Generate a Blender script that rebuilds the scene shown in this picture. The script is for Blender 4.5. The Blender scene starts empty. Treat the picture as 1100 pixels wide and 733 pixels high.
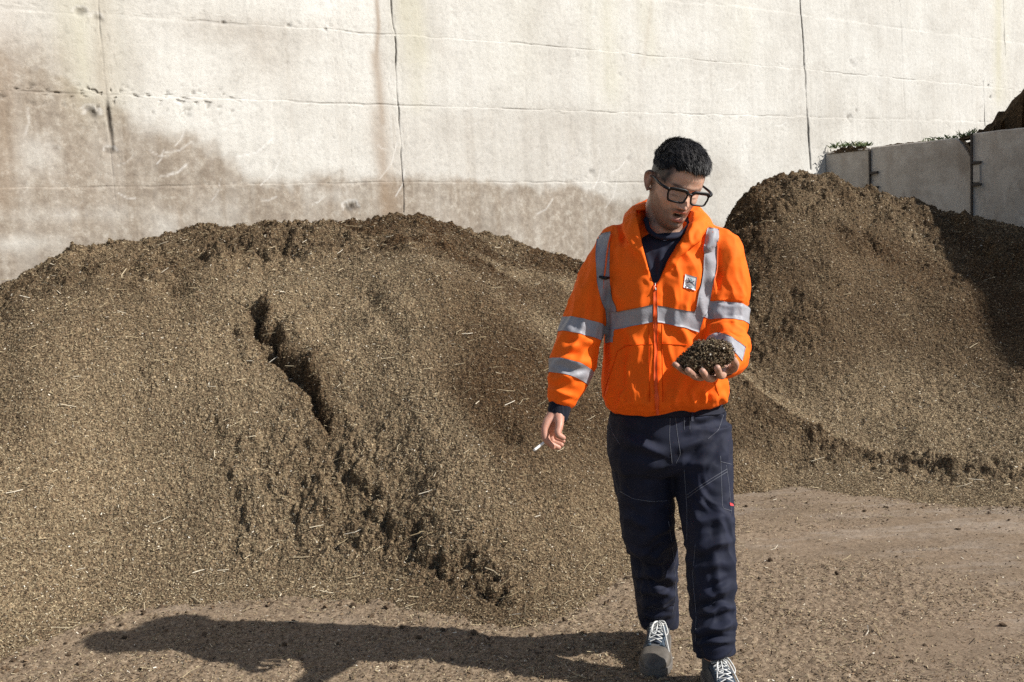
import bpy, bmesh, math, random
import numpy as np
from mathutils import Vector, Matrix, noise as mnoise
from mathutils.bvhtree import BVHTree

random.seed(4)
RS = np.random.RandomState(11)
scene = bpy.context.scene
COL = scene.collection

# ------------------------------------------------------------------ camera
CAM_H = 1.47
FOC = 1050.0                      # focal length in pixels of an 1100 px wide picture
PITCH = math.radians(6.27)
ROLL = 0.055
CF = np.array([0, math.cos(PITCH), -math.sin(PITCH)])
CU0 = np.array([0, math.sin(PITCH), math.cos(PITCH)])
CX0 = np.array([1.0, 0, 0])
CR = math.cos(ROLL) * CX0 - math.sin(ROLL) * CU0
CU = math.sin(ROLL) * CX0 + math.cos(ROLL) * CU0
cam_data = bpy.data.cameras.new("camera")
cam = bpy.data.objects.new("camera", cam_data)
COL.objects.link(cam)
cam_data.sensor_width = 36.0
cam_data.lens = FOC / 1100 * 36
cam_data.clip_start = 0.05
cam_data.clip_end = 2000
M = Matrix((( CR[0], CU[0], -CF[0], 0), (CR[1], CU[1], -CF[1], 0), (CR[2], CU[2], -CF[2], CAM_H), (0, 0, 0, 1)))
cam.matrix_world = M
scene.camera = cam

# ------------------------------------------------------------------ light
SUN_EL = math.radians(36.9)
SUN_AZ = math.radians(14.0)       # from +X swung towards the viewer (-Y)
SDIR = Vector((math.cos(SUN_EL) * math.cos(SUN_AZ), -math.cos(SUN_EL) * math.sin(SUN_AZ), math.sin(SUN_EL)))
sd = bpy.data.lights.new("sun", 'SUN')
sd.energy = 5.0
sd.angle = math.radians(0.55)
sd.color = (1.0, 0.965, 0.91)
sun = bpy.data.objects.new("sun", sd)
COL.objects.link(sun)
sun.rotation_euler = SDIR.to_track_quat('Z', 'Y').to_euler()
world = bpy.data.worlds.new("World")
scene.world = world
world.use_nodes = True
wn = world.node_tree
bg = wn.nodes["Background"]
sky = wn.nodes.new("ShaderNodeTexSky")
sky.sky_type = 'NISHITA'
sky.sun_disc = False
sky.sun_elevation = SUN_EL
sky.sun_rotation = math.atan2(SDIR.x, SDIR.y)
wn.links.new(sky.outputs[0], bg.inputs[0])
bg.inputs[1].default_value = 0.072
vs = scene.view_settings
vs.view_transform = 'Standard'
vs.look = 'None'
vs.exposure = 0.43
vs.gamma = 1
vs.use_curve_mapping = False
scene.cycles.max_bounces = 6
scene.cycles.use_denoising = False

# ------------------------------------------------------------------ measuring helpers
def ray(px, py):
    d = CF * FOC + CR * (px - 550.0) - CU * (py - 366.5)
    return d / d[1]
def P(px, py, Y):                  # a point seen at that spot, standing Y metres away
    d = ray(px, py)
    return np.array([d[0] * Y, Y, CAM_H + d[2] * Y])
def G(px, py, z=0.0):              # same, standing on level z
    d = ray(px, py)
    Y = (z - CAM_H) / d[2]
    return np.array([d[0] * Y, Y, z])

# ------------------------------------------------------------------ numpy noise
_T2 = RS.rand(256, 256).astype(np.float32) * 2 - 1
_T3 = RS.rand(64, 64, 64).astype(np.float32) * 2 - 1
def n2(x, y):
    xi = np.floor(x).astype(np.int64); yi = np.floor(y).astype(np.int64)
    fx = x - xi; fy = y - yi
    fx = fx * fx * fx * (fx * (fx * 6 - 15) + 10); fy = fy * fy * fy * (fy * (fy * 6 - 15) + 10)
    x0 = xi & 255; x1 = (xi + 1) & 255; y0 = yi & 255; y1 = (yi + 1) & 255
    a = _T2[x0, y0]; b = _T2[x1, y0]; c = _T2[x0, y1]; d = _T2[x1, y1]
    return (a + (b - a) * fx) * (1 - fy) + (c + (d - c) * fx) * fy
def fbm(x, y, sc, octv=4, gain=0.5, seed=0.0):
    s = 0; a = 1.0; t = 0.0
    for i in range(octv):
        k = sc * 2.03 ** i
        c, sn = math.cos(0.7 * i + .3), math.sin(0.7 * i + .3)
        s = s + a * n2((x * c - y * sn) * k + 17.3 * i + seed, (x * sn + y * c) * k + 9.1 * i + seed * 1.7)
        t += a; a *= gain
    return s / t
def n3(x, y, z):
    xi = np.floor(x).astype(np.int64); yi = np.floor(y).astype(np.int64); zi = np.floor(z).astype(np.int64)
    f = []
    for v, i in ((x, xi), (y, yi), (z, zi)):
        t = v - i; f.append(t * t * (3 - 2 * t))
    r = 0
    for dx in (0, 1):
        for dy in (0, 1):
            for dz in (0, 1):
                w = (f[0] if dx else 1 - f[0]) * (f[1] if dy else 1 - f[1]) * (f[2] if dz else 1 - f[2])
                r = r + w * _T3[(xi + dx) & 63, (yi + dy) & 63, (zi + dz) & 63]
    return r
def sstep(a, b, x):
    t = np.clip((x - a) / (b - a), 0, 1)
    return t * t * (3 - 2 * t)
def seg_dist(x, y, pts):
    """distance to a polyline, signed side (+ right of travel), and position along it 0..1"""
    best = np.full(x.shape, 1e9); side = np.zeros(x.shape); along = np.zeros(x.shape)
    L = [0]
    for a, b in zip(pts[:-1], pts[1:]): L.append(L[-1] + math.hypot(b[0] - a[0], b[1] - a[1]))
    for i, (a, b) in enumerate(zip(pts[:-1], pts[1:])):
        dx, dy = b[0] - a[0], b[1] - a[1]; l2 = dx * dx + dy * dy
        t = np.clip(((x - a[0]) * dx + (y - a[1]) * dy) / l2, 0, 1)
        qx = x - (a[0] + t * dx); qy = y - (a[1] + t * dy)
        d = np.hypot(qx, qy)
        m = d < best
        best = np.where(m, d, best)
        side = np.where(m, np.sign(dy * (x - a[0]) - dx * (y - a[1])), side)
        along = np.where(m, (L[i] + t * (L[i + 1] - L[i])) / L[-1], along)
    return best, side, along

# ------------------------------------------------------------------ objects
def link(o, parent=None):
    COL.objects.link(o)
    if parent is not None: o.parent = parent
    return o
def tag(o, label=None, cat=None, group=None, kind=None):
    if label: o["label"] = label
    if cat: o["category"] = cat
    if group: o["group"] = group
    if kind: o["kind"] = kind
    return o
def arr_mesh(name, V, F, mats, midx=None, smooth=True, parent=None, attrs=None):
    """V (n,3); F list of (k,4)/(k,3) arrays; one mesh object from plain arrays"""
    me = bpy.data.meshes.new(name)
    V = np.asarray(V, dtype=np.float32)
    me.vertices.add(len(V)); me.vertices.foreach_set("co", V.ravel())
    if not isinstance(F, list): F = [F]
    loops = np.concatenate([np.asarray(f, dtype=np.int32).ravel() for f in F])
    sizes = np.concatenate([np.full(len(f), np.asarray(f).shape[1], dtype=np.int32) for f in F])
    starts = np.concatenate([[0], np.cumsum(sizes)[:-1]]).astype(np.int32)
    me.loops.add(len(loops)); me.loops.foreach_set("vertex_index", loops)
    me.polygons.add(len(sizes)); me.polygons.foreach_set("loop_start", starts)
    sm = np.ones(len(sizes), dtype=bool) if smooth is True else (np.zeros(len(sizes), dtype=bool) if smooth is False else smooth)
    me.update(calc_edges=True)
    me.polygons.foreach_set("use_smooth", sm)
    if midx is not None: me.polygons.foreach_set("material_index", midx.astype(np.int32))
    for m in (mats if isinstance(mats, (list, tuple)) else [mats]): me.materials.append(m)
    for k, a in (attrs or {}).items():
        at = me.attributes.new(k, 'FLOAT', 'POINT'); at.data.foreach_set("value", np.asarray(a, dtype=np.float32))
    me.validate()
    o = bpy.data.objects.new(name, me)
    return link(o, parent)
def grid_faces(nu, nv):
    i = np.arange(nu - 1)[:, None] * nv + np.arange(nv - 1)[None, :]
    i = i.ravel()
    return np.stack([i, i + nv, i + nv + 1, i + 1], axis=1)
def empty(name, loc):
    o = bpy.data.objects.new(name, None); COL.objects.link(o); o.location = tuple(loc); o.empty_display_size = .1
    return o

# ------------------------------------------------------------------ materials
class NT:
    """tiny helper round a material's node tree"""
    def __init__(s, name, rough=0.9):
        s.m = bpy.data.materials.new(name); s.m.use_nodes = True
        s.t = s.m.node_tree; s.b = s.t.nodes["Principled BSDF"]
        s.b.inputs["Roughness"].default_value = rough
        s.b.inputs["Specular IOR Level"].default_value = 0.3
        s.tc = s.t.nodes.new("ShaderNodeTexCoord").outputs["Object"]
    def n(s, kind, **kw):
        nd = s.t.nodes.new(kind)
        for k, v in kw.items(): setattr(nd, k, v)
        return nd
    def l(s, a, b): s.t.links.new(a, b)
    def noise(s, scale, detail=4, rough=.55, vec=None, stretch=None, dist=0):
        nd = s.n("ShaderNodeTexNoise"); nd.inputs["Scale"].default_value = scale; nd.inputs["Detail"].default_value = detail
        nd.inputs["Roughness"].default_value = rough; nd.inputs["Distortion"].default_value = dist
        s.l(s.vec(vec, stretch), nd.inputs["Vector"]); return nd.outputs["Fac"]
    def vec(s, vec=None, stretch=None):
        v = vec or s.tc
        if stretch:
            mp = s.n("ShaderNodeMapping"); mp.inputs["Scale"].default_value = stretch; s.l(v, mp.inputs["Vector"]); v = mp.outputs[0]
        return v
    def voro(s, scale, feature='F1', out="Distance", stretch=None):
        nd = s.n("ShaderNodeTexVoronoi", feature=feature); nd.inputs["Scale"].default_value = scale
        s.l(s.vec(None, stretch), nd.inputs["Vector"]); return nd.outputs[out]
    def ramp(s, fac, stops, interp='LINEAR'):
        nd = s.n("ShaderNodeValToRGB"); cr = nd.color_ramp; cr.interpolation = interp
        while len(cr.elements) < len(stops): cr.elements.new(0.5)
        for e, (p, c) in zip(cr.elements, stops):
            e.position = p; e.color = (c, c, c, 1) if isinstance(c, (int, float)) else (*c, 1)
        s.l(fac, nd.inputs[0]); return nd.outputs[0]
    def mix(s, fac, a, b, mode='MIX'):
        nd = s.n("ShaderNodeMix", data_type='RGBA', blend_type=mode)
        for v, i in ((fac, 0), (a, 6), (b, 7)):
            if isinstance(v, (int, float)): nd.inputs[i].default_value = v if i == 0 else (v, v, v, 1)
            elif isinstance(v, tuple): nd.inputs[i].default_value = (*v, 1)
            else: s.l(v, nd.inputs[i])
        return nd.outputs[2]
    def math(s, op, a, b=0.0, c=0.0):
        nd = s.n("ShaderNodeMath", operation=op)
        for i, v in enumerate((a, b, c)):
            if isinstance(v, (int, float)): nd.inputs[i].default_value = v
            else: s.l(v, nd.inputs[i])
        return nd.outputs[0]
    def attr(s, name):
        nd = s.n("ShaderNodeAttribute"); nd.attribute_name = name; return nd.outputs["Fac"]
    def bump(s, h, strength=.5, dist=.01, prev=None):
        nd = s.n("ShaderNodeBump"); nd.inputs["Strength"].default_value = strength; nd.inputs["Distance"].default_value = dist
        s.l(h, nd.inputs["Height"])
        if prev: s.l(prev, nd.inputs["Normal"])
        return nd.outputs[0]
    def color(s, c):
        if isinstance(c, tuple): s.b.inputs["Base Color"].default_value = (*c, 1)
        else: s.l(c, s.b.inputs["Base Color"])
    def normal(s, c): s.l(c, s.b.inputs["Normal"])

NFL = 420000
# panel wall line: leaves the big wall and comes towards the viewer on the right
PA = P(885, 160, 11.27); PB = P(1100, 137, 9.75)
PDIR = (PB - PA)[:2] / np.linalg.norm((PB - PA)[:2])
PNRM = np.array([PDIR[1], -PDIR[0]])      # towards the viewer's side
def PANEL_X(Y): return PA[0] + (Y - PA[1]) / PDIR[1] * PDIR[0]
def panel_s(px):
    a = ray(px, 200)[0]
    # PA + s*PDIR with X/Y = a
    return (a * PA[1] - PA[0]) / (PDIR[0] - a * PDIR[1])

def mat_compost(name, dark, mid, pale):
    t = NT(name, 1.0)
    t.b.inputs["Specular IOR Level"].default_value = 0.1
    fine = t.noise(70, 5, .75)
    grain = t.voro(105, out="Color", stretch=(1, 1, 1))
    sep = t.n("ShaderNodeSeparateColor"); t.l(grain, sep.inputs[0])
    c = t.ramp(fine, [(.32, dark), (.5, mid), (.72, pale)])
    g = t.ramp(sep.outputs[0], [(0, .45), (.5, .95), (.9, 1.25), (1, 1.9)])
    c = t.mix(.75, c, g, 'MULTIPLY')
    big = t.ramp(t.noise(2.2, 4, .6), [(.35, .78), (.65, 1.12)])
    c = t.mix(.8, c, big, 'MULTIPLY')
    wet_shade = t.attr("moist_shade")
    c = t.mix(wet_shade, c, (.34, .27, .22), 'MULTIPLY')
    t.color(c)
    h = t.math('ADD', t.math('MULTIPLY', t.voro(90), .7), t.noise(60, 4, .7))
    t.normal(t.bump(h, 1.0, .012))
    return t.m
def mat_flake(name, stops):
    t = NT(name, .85)
    tone = t.attr("tone")
    c = t.ramp(tone, stops)
    c = t.mix(t.math('MULTIPLY', t.attr("moist_shade"), .7), c, (.32, .26, .2), 'MULTIPLY')
    t.color(c)
    return t.m
FL_STOPS = [(0, (.026, .018, .011)), (.22, (.092, .060, .035)), (.40, (.232, .152, .087)), (.55, (.245, .192, .112)), (.72, (.385, .307, .187)), (.88, (.50, .42, .285)), (.95, (.62, .545, .41)), (1, (.80, .75, .64))]
M_comp = mat_compost("compost_surface", (.045, .030, .019), (.203, .148, .088), (.415, .33, .21))
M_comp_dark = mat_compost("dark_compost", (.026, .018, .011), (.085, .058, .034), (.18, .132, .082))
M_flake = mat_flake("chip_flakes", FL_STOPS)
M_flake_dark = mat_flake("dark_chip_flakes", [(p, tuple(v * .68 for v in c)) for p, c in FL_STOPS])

# ------------------------------------------------------------------ the big concrete wall: frame of reference
W0 = np.array([P(430, 230, 8.0)[0], 8.0])
WD = np.array([.81, .5864])
WN = np.array([.5864, -.81])
def wall_uv(px, py):
    d = ray(px, py)
    # (d*Y - W0) . WN = 0
    Y = (W0 @ WN) / (np.array([d[0], 1.0]) @ WN)
    p = np.array([d[0] * Y, Y])
    return ((p - W0) @ WD, CAM_H + d[2] * Y)
def UV(*pts): return [wall_uv(*p) for p in pts]
def wall_depth(x):                 # Y of the wall face at a given X
    return W0[1] + (x - W0[0]) / WD[0] * WD[1]

# ------------------------------------------------------------------ heaps (height as a function of bearing and distance)
def table(ctrl):
    ctrl = sorted(ctrl, key=lambda p: p[0] / p[1])
    a = np.array([p[0] / p[1] for p in ctrl])
    return a, np.array([p[1] for p in ctrl]), np.array([p[2] for p in ctrl])
def sm_interp(x, xp, fp):
    w = .02
    return (np.interp(x - w, xp, fp) + 2 * np.interp(x, xp, fp) + np.interp(x + w, xp, fp)) / 4

def ground_z(x, y):
    return .010 * fbm(x, y, .9, 3, seed=3.1) + .004 * fbm(x, y, 7, 3, seed=8)

# left heap
L_crest = table([P(-260, 330, 5.4), P(-120, 320, 5.7), P(0, 309, 5.75), P(30, 285, 5.85), P(75, 265, 6.0), P(130, 257, 6.15), P(165, 254, 6.25), P(225, 243, 6.4), P(300, 238, 6.6),
    P(380, 236, 6.8), P(430, 228, 6.9), P(455, 228, 6.95), P(500, 243, 7.05), P(560, 262, 7.2), P(600, 268, 7.3), P(650, 290, 7.3), P(700, 330, 7.0), P(760, 385, 6.4), P(800, 425, 6.0), P(840, 490, 5.75), P(870, 530, 5.6), P(900, 560, 5.5)])
L_foot = table([G(-260, 700), G(-100, 735), G(0, 712), G(100, 668), G(180, 650), G(300, 640), G(430, 648), G(550, 672), G(620, 655), G(680, 610), G(740, 555), G(800, 519), G(900, 522)])
PS = np.array([-.02, .08, .16, .35, .64, .82, 1.0]); PZ = np.array([0, .03, .13, .42, .81, .885, 1.0])
def left_base(x, y):
    a = x / y
    cy = sm_interp(a, L_crest[0], L_crest[1]); cz = sm_interp(a, L_crest[0], L_crest[2]); fy = sm_interp(a, L_foot[0], L_foot[1])
    s = (y - fy) / (cy - fy)
    e = .04
    pr = (np.interp(s - e, PS, PZ) + np.interp(s, PS, PZ) + np.interp(s + e, PS, PZ)) / 3
    z = cz * pr - np.maximum(y - cy, 0) * .62 - .09 * np.maximum(-s, 0) * 4
    return z, s
def on_left(px, py):
    d = ray(px, py)
    ys = np.linspace(3.6, 9, 1200)
    z = left_base(d[0] * ys, ys)[0]
    k = np.argmax(z > CAM_H + d[2] * ys)
    return (d[0] * ys[k], ys[k])
GUL = [on_left(*p) for p in [(262, 322), (278, 345), (292, 372), (318, 395), (342, 420), (357, 448), (378, 478)]]
GUL2 = [on_left(*p) for p in [(366, 462), (372, 505), (402, 545), (430, 580), (462, 600), (505, 625), (548, 660)]]
GUL3 = [on_left(*p) for p in [(212, 440), (225, 470), (240, 500), (252, 540), (258, 565)]]
ROUGH_L = [on_left(*p) for p in [(340, 500), (400, 560), (450, 610), (540, 655)]]
HOLES_L = [(on_left(188, 302), .10, .07), (on_left(540, 462), .09, .06), (on_left(390, 322), .10, .04), (on_left(300, 270), .08, .04), (on_left(350, 290), .12, .03), (on_left(470, 258), .08, .03), (on_left(120, 300), .07, .03)]
def clods(x, y, sc, seed=0.):
    return np.abs(fbm(x, y, sc, 3, .55, seed=seed)) * 2
def left_h(x, y):
    z, s = left_base(x, y)
    wob = .05 * fbm(x, y, 5, 3, seed=40) + .05 * fbm(x, y, 16, 3, seed=41)
    # main gully: the right-hand side stands higher and breaks off in a ragged lip
    d, sd_, al = seg_dist(x + wob, y + wob * .7, GUL)
    fade = sstep(0, .14, al) * (1 - sstep(.8, 1, al))
    sgn = d * sd_
    rightward = np.where(sgn < 0, 1.0, 0.0) * 0 + sgn
    amp = (.10 + .03 * np.sin(al * 23)) * fade * (.75 + .6 * fbm(x, y, 7, 2, seed=66))
    z = z + amp * sstep(-.015, .03, -rightward * LIPSIGN) * np.exp(-d / .40)
    z = z - .055 * fade * np.exp(-(d / .05) ** 2)
    d2, s2, al2 = seg_dist(x + wob * 1.6, y + wob, GUL2)
    f2 = sstep(0, .1, al2) * (1 - sstep(.92, 1, al2)) * (.75 + .25 * np.sin(al2 * 31))
    z = z + .052 * f2 * sstep(-.015, .03, -s2 * d2 * LIPSIGN) * np.exp(-d2 / .22) - .028 * f2 * np.exp(-(d2 / .035) ** 2)
    d3, s3, al3 = seg_dist(x + wob * 1.4, y + wob, GUL3)
    z = z + (.03 * sstep(-.015, .03, -s3 * d3 * LIPSIGN) * np.exp(-d3 / .15) - .025 * np.exp(-(d3 / .03) ** 2)) * (.5 + .5 * np.sin(al3 * 40)) * sstep(0, .1, al3)
    dr, _, _ = seg_dist(x, y, ROUGH_L)
    top = sstep(.66, .84, s + .06 * fbm(x, y, 2, 2, seed=5))
    rough = np.clip(.10 + 1.05 * top + .9 * np.exp(-(dr / .28) ** 2) + .6 * np.exp(-(d / .2) ** 2) * fade, 0, 1.1)
    rough = rough * (.55 + .8 * sstep(-.2, .35, fbm(x, y, 1.6, 3, seed=77)))
    for (hx, hy), r, dp in HOLES_L:
        q = ((x - hx) / r) ** 2 + ((y - hy) / (r * .8)) ** 2
        z = z - dp * np.exp(-q ** 1.5 * 1.0) * (1 + .5 * fbm(x, y, 14, 2, seed=6))
    z = z + .035 * fbm(x, y, 1.1, 3, seed=1) * sstep(0, .2, s)
    z = z + .030 * fbm(x * 1.0 + y * .45, (y - x * .3) * .28, 3.2, 3, seed=88) * sstep(0, .25, s)
    on = sstep(-.02, .12, s)
    z = z - .05 * np.exp(-((s - .68 - .05 * fbm(x, y, 1.3, 2, seed=3)) / .035) ** 2) * sstep(.15, -.25, x / y)
    z = z + on * (rough * (.050 * (clods(x, y, 4.5, 2.) - .35) + .024 * (clods(x, y, 13, 9.) - .35)) + (.4 + rough) * .011 * (clods(x, y, 30, 4.) - .35) + .005 * fbm(x, y, 60, 2, seed=12))
    moist_shade = np.clip(.42 * top + .55 * top * sstep(-.1, .3, fbm(x, y, 2.3, 3, seed=21)) + .8 * np.exp(-(d / .09) ** 2) * fade + .35 * np.exp(-(dr / .22) ** 2) + .8 * sstep(-.05, .3, fbm(x * 1.6 + y * .8, y * .7, 1.1, 3, seed=33)) * sstep(.1, .4, s) * sstep(-.14, -.02, x / y) + .25 * sstep(.1, .4, fbm(x, y, .8, 3, seed=35)), 0, 1)  # damp patches, plus shade painted into the colour along the gully
    return z, s, moist_shade, rough
LIPSIGN = 1.0

# right heap
R_crest = table([P(740, 300, 7.6), P(765, 268, 8.0), P(782, 240, 8.3), P(792, 220, 8.45), P(806, 200, 8.55), P(830, 187, 8.65), P(860, 182, 8.7), P(890, 184, 8.8), P(935, 203, 8.9), P(985, 216, 9.0), P(1045, 234, 8.9), P(1100, 246, 8.6), P(1200, 262, 7.8), P(1350, 285, 6.9), P(1600, 320, 6.0)])
R_foot = table([G(700, 512), G(800, 515), G(900, 524), G(1000, 533), G(1100, 543), G(1250, 560), G(1600, 620)])
RPS = np.array([0, .05, .2, .38, .62, .85, 1.0]); RPZ = np.array([0, .015, .09, .27, .62, .90, 1.0])
SPUR = [P(730, 345, 6.35), P(790, 400, 6.0), P(850, 449, 5.75), P(900, 481, 5.6), P(960, 505, 5.45), P(1040, 523, 5.2), P(1100, 535, 5.05), P(1200, 552, 4.85), P(1350, 575, 4.6)]
def right_h(x, y):
    a = x / y
    cy = sm_interp(a, R_crest[0], R_crest[1]); cz = sm_interp(a, R_crest[0], R_crest[2]); fy = sm_interp(a, R_foot[0], R_foot[1])
    s = (y - fy) / (cy - fy)
    e = .05
    pr = (np.interp(s - e, RPS, RPZ) + np.interp(s, RPS, RPZ) + np.interp(s + e, RPS, RPZ)) / 3
    z = cz * pr - np.maximum(y - cy, 0) * .35 - .3 * np.maximum(-s, 0)
    d, sg, al = seg_dist(x, y, [(p[0], p[1]) for p in SPUR])
    sx = np.array([p[0] for p in SPUR]); sz = np.array([p[2] for p in SPUR])
    rz = np.interp(x, sx, sz)
    sy_ = np.interp(x, sx, [p[1] for p in SPUR]); front = (y < sy_)
    rz = rz + .02 + .06 * sstep(1.5, 2.4, x) - np.maximum(sx[0] - .10 - x, 0) * .9
    wid = np.where(front, .95, -.16)
    sp = np.where(front, rz - d * 1.15 * (1 + .3 * fbm(x, y, 3, 2, seed=51)), rz + np.minimum(d, .9) * .10 - np.maximum(d - .9, 0) * .5)
    k = .05
    mx = np.maximum(z, sp); z = mx + k * .35 * np.exp(-np.abs(z - sp) / k)
    onspur = np.exp(-np.maximum(z - sp, 0) / .05) * front
    top = sstep(.62, .85, s + .08 * fbm(x, y, 2, 2, seed=15))
    rough = np.clip(.16 + .85 * top + .38 * onspur + .4 * sstep(.1, .35, fbm(x, y, 2.0, 2, seed=71)), 0, 1.1)
    on = sstep(-.02, .1, s)
    z = z + .05 * fbm(x, y, 1.2, 3, seed=18) * sstep(.3, .6, s)
    z = z + .030 * fbm(x * 1.0 + y * .1, y * .25, 3.0, 3, seed=89) * sstep(.2, .4, s)
    z = z + on * (rough * (.060 * (clods(x, y, 3.2, 22.) - .35) + .035 * (clods(x, y, 8, 29.) - .35)) + (.4 + rough) * .014 * (clods(x, y, 24, 24.) - .35) + .005 * fbm(x, y, 50, 2, seed=13))
    moist_shade = np.clip(.85 * sstep(.2, .5, s) + .3 * top - 1.0 * np.exp(-(d / .20) ** 2) * ~front + .9 * onspur, 0, 1) * (.8 + .6 * fbm(x, y, 1.5, 3, seed=44))  # darker upper slope and spur front, paler band behind the ridge
    return z, s, np.clip(moist_shade, 0, 1), rough

def flakes(x, y, z, nx, ny, nz, moist_shade, n, lmin=.0045, lmax=.0155, seed=0, thick=0.0):
    rs = np.random.RandomState(seed)
    k = len(x)
    ang = rs.rand(k) * 2 * np.pi
    N = np.stack([nx, ny, nz], 1) + rs.normal(0, .55, (k, 3)); N /= np.linalg.norm(N, axis=1)[:, None]
    T = np.stack([np.cos(ang), np.sin(ang), rs.normal(0, .3, k)], 1)
    T -= (T * N).sum(1)[:, None] * N; T /= np.linalg.norm(T, axis=1)[:, None]
    B = np.cross(N, T)
    L = (lmin + (lmax - lmin) * rs.rand(k) ** 2.4); W = np.minimum(L * .6, .0018 + .0045 * rs.rand(k) ** 2)
    far = np.clip(y / 6.0, .8, 1.5); L = L * far; W = W * far
    C = np.stack([x, y, z], 1) + N * (.001 + .006 * rs.rand(k)[:, None])
    a = T * (L / 2)[:, None]; b = B * (W / 2)[:, None]
    V = np.stack([C - a - b, C + a - b, C + a + b, C - a + b], 1).reshape(-1, 3)
    F = np.arange(4 * k).reshape(-1, 4)
    tone = np.clip(rs.beta(1.8, 1.95, k), 0, 1)
    tone = np.where(rs.rand(k) < .030, .90 + .10 * rs.rand(k), tone * .9)
    return V, F, np.repeat(tone, 4), np.repeat(moist_shade, 4)
def twigs(x, y, z, seed, lo=.03, hi=.10):
    rs = np.random.RandomState(seed); k = len(x)
    ang = rs.rand(k) * 2 * np.pi; L = lo + (hi - lo) * rs.rand(k) ** 2; w = .0010 + .0012 * rs.rand(k)
    d = np.stack([np.cos(ang), np.sin(ang), rs.normal(0, .25, k)], 1)
    side = np.stack([-np.sin(ang), np.cos(ang), np.zeros(k)], 1)
    C = np.stack([x, y, z + .006 + .006 * rs.rand(k)], 1)
    bend = side * (rs.normal(0, .12, k) * L)[:, None]
    p = [C - d * (L / 2)[:, None], C + bend, C + d * (L / 2)[:, None]]
    up = np.array([0, 0, 1.0])
    V = []; F = []; base = 0
    rings = []
    for q in p:
        for s in ((1, 0), (-.5, .87), (-.5, -.87)):
            rings.append(q + side * (w * s[0])[:, None] + up * (w * s[1])[:, None])
    V = np.stack(rings, 1).reshape(-1, 3)
    i = np.arange(k)[:, None] * 9
    fs = []
    for r in (0, 3):
        for j in range(3):
            j2 = (j + 1) % 3
            fs.append(np.concatenate([i + r + j, i + r + j2, i + r + 3 + j2, i + r + 3 + j], 1))
    F = np.concatenate(fs)
    tone = .55 + .43 * rs.rand(k) ** 1.5
    return V, F, np.repeat(tone, 9), np.zeros(9 * k)

def heap(name, fn, a0, a1, y0, y1, nu, nv, mats, nflake, seed, backstop=True, ntwig=500, dens=None, label=None):
    aa = np.linspace(a0, a1, nu)[:, None] * np.ones((1, nv)); yy = np.geomspace(y0, y1, nv)[None, :] * np.ones((nu, 1))
    X = aa * yy; Y = yy
    Z, s, moist_shade, rough = fn(X, Y)
    gz = ground_z(X, Y)
    keep_v = (Z > gz - .045)
    if backstop:
        sdist = (X - W0[0]) * WN[0] + (Y - W0[1]) * WN[1]
        keep_v &= sdist > .0
    F = grid_faces(nu, nv)
    kf = keep_v.ravel()[F].all(axis=1)
    V = np.stack([X, Y, Z], 2).reshape(-1, 3)
    F = F[kf]
    used = np.zeros(len(V), bool); used[F.ravel()] = True
    remap = np.cumsum(used) - 1
    # normals for the flakes
    zx = np.gradient(Z, axis=0); zy = np.gradient(Z, axis=1); Xu = np.gradient(X, axis=0); Xv = np.gradient(X, axis=1); Yu = np.gradient(Y, axis=0); Yv = np.gradient(Y, axis=1)
    N = np.cross(np.stack([Xu, Yu, zx], 2), np.stack([Xv, Yv, zy], 2))
    area = np.linalg.norm(N, axis=2); N /= area[..., None]; N *= np.sign(N[..., 2:3])
    vis = keep_v & (Z > gz - .01)
    w = area * vis / Y ** 1.6 * (np.clip(1 - (np.abs(aa - .0) - .6) * 2, .15, 1))
    w *= (N @ np.array([0, -1, .6]) > -.15)
    if dens is not None: w = w * dens(X, Y, s)
    rs = np.random.RandomState(seed)
    pr = (w / w.sum()).ravel()
    idx = rs.choice(len(pr), size=nflake, p=pr)
    iu = idx // nv; iv = idx % nv
    ju = np.clip(iu + rs.rand(nflake) - .5, 0, nu - 1.001); jv = np.clip(iv + rs.rand(nflake) - .5, 0, nv - 1.001)
    def bil(A):
        u0 = ju.astype(int); v0 = jv.astype(int); fu = ju - u0; fv = jv - v0
        return A[u0, v0] * (1 - fu) * (1 - fv) + A[u0 + 1, v0] * fu * (1 - fv) + A[u0, v0 + 1] * (1 - fu) * fv + A[u0 + 1, v0 + 1] * fu * fv
    fx, fy, fz = bil(X), bil(Y), bil(Z)
    nx, ny, nz = N[iu, iv, 0], N[iu, iv, 1], N[iu, iv, 2]
    V1, F1, t1, m1 = flakes(fx, fy, fz, nx, ny, nz, bil(moist_shade), nflake, seed=seed + 1)
    tw = slice(0, ntwig)
    V2, F2, t2, m2 = twigs(fx[tw], fy[tw], fz[tw], seed + 2)
    V0 = V[used]; F0 = remap[F]
    VV = np.concatenate([V0, V1, V2]); n0 = len(V0); n1 = n0 + len(V1)
    FF = np.concatenate([F0, F1 + n0, F2 + n1])
    mi = np.concatenate([np.zeros(len(F0)), np.ones(len(F1) + len(F2))])
    sm = np.concatenate([np.ones(len(F0), bool), np.zeros(len(F1) + len(F2), bool)])
    at = {"tone": np.concatenate([np.zeros(n0), t1, t2]), "moist_shade": np.concatenate([moist_shade.ravel()[used], m1, m2])}
    org = VV[:n0].mean(axis=0); org[2] = 0
    o = arr_mesh(name, VV - org, FF, mats, mi, sm, attrs=at)
    o.location = tuple(org)
    return o
hl = heap("compost_heap", left_h, -.95, .33, 3.4, 10.5, 1500, 1000, [M_comp, M_flake], NFL, 100, ntwig=1400)
tag(hl, "wide brown compost heap with a dark gully down its slope, left of the man", "compost heap")
hr = heap("compost_heap", right_h, .04, 1.35, 4.1, 13, 1300, 900, [M_comp, M_flake], int(NFL * .7), 200, ntwig=900,
          dens=lambda X, Y, s: (X < PANEL_X(Y)) * 1.0)
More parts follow.
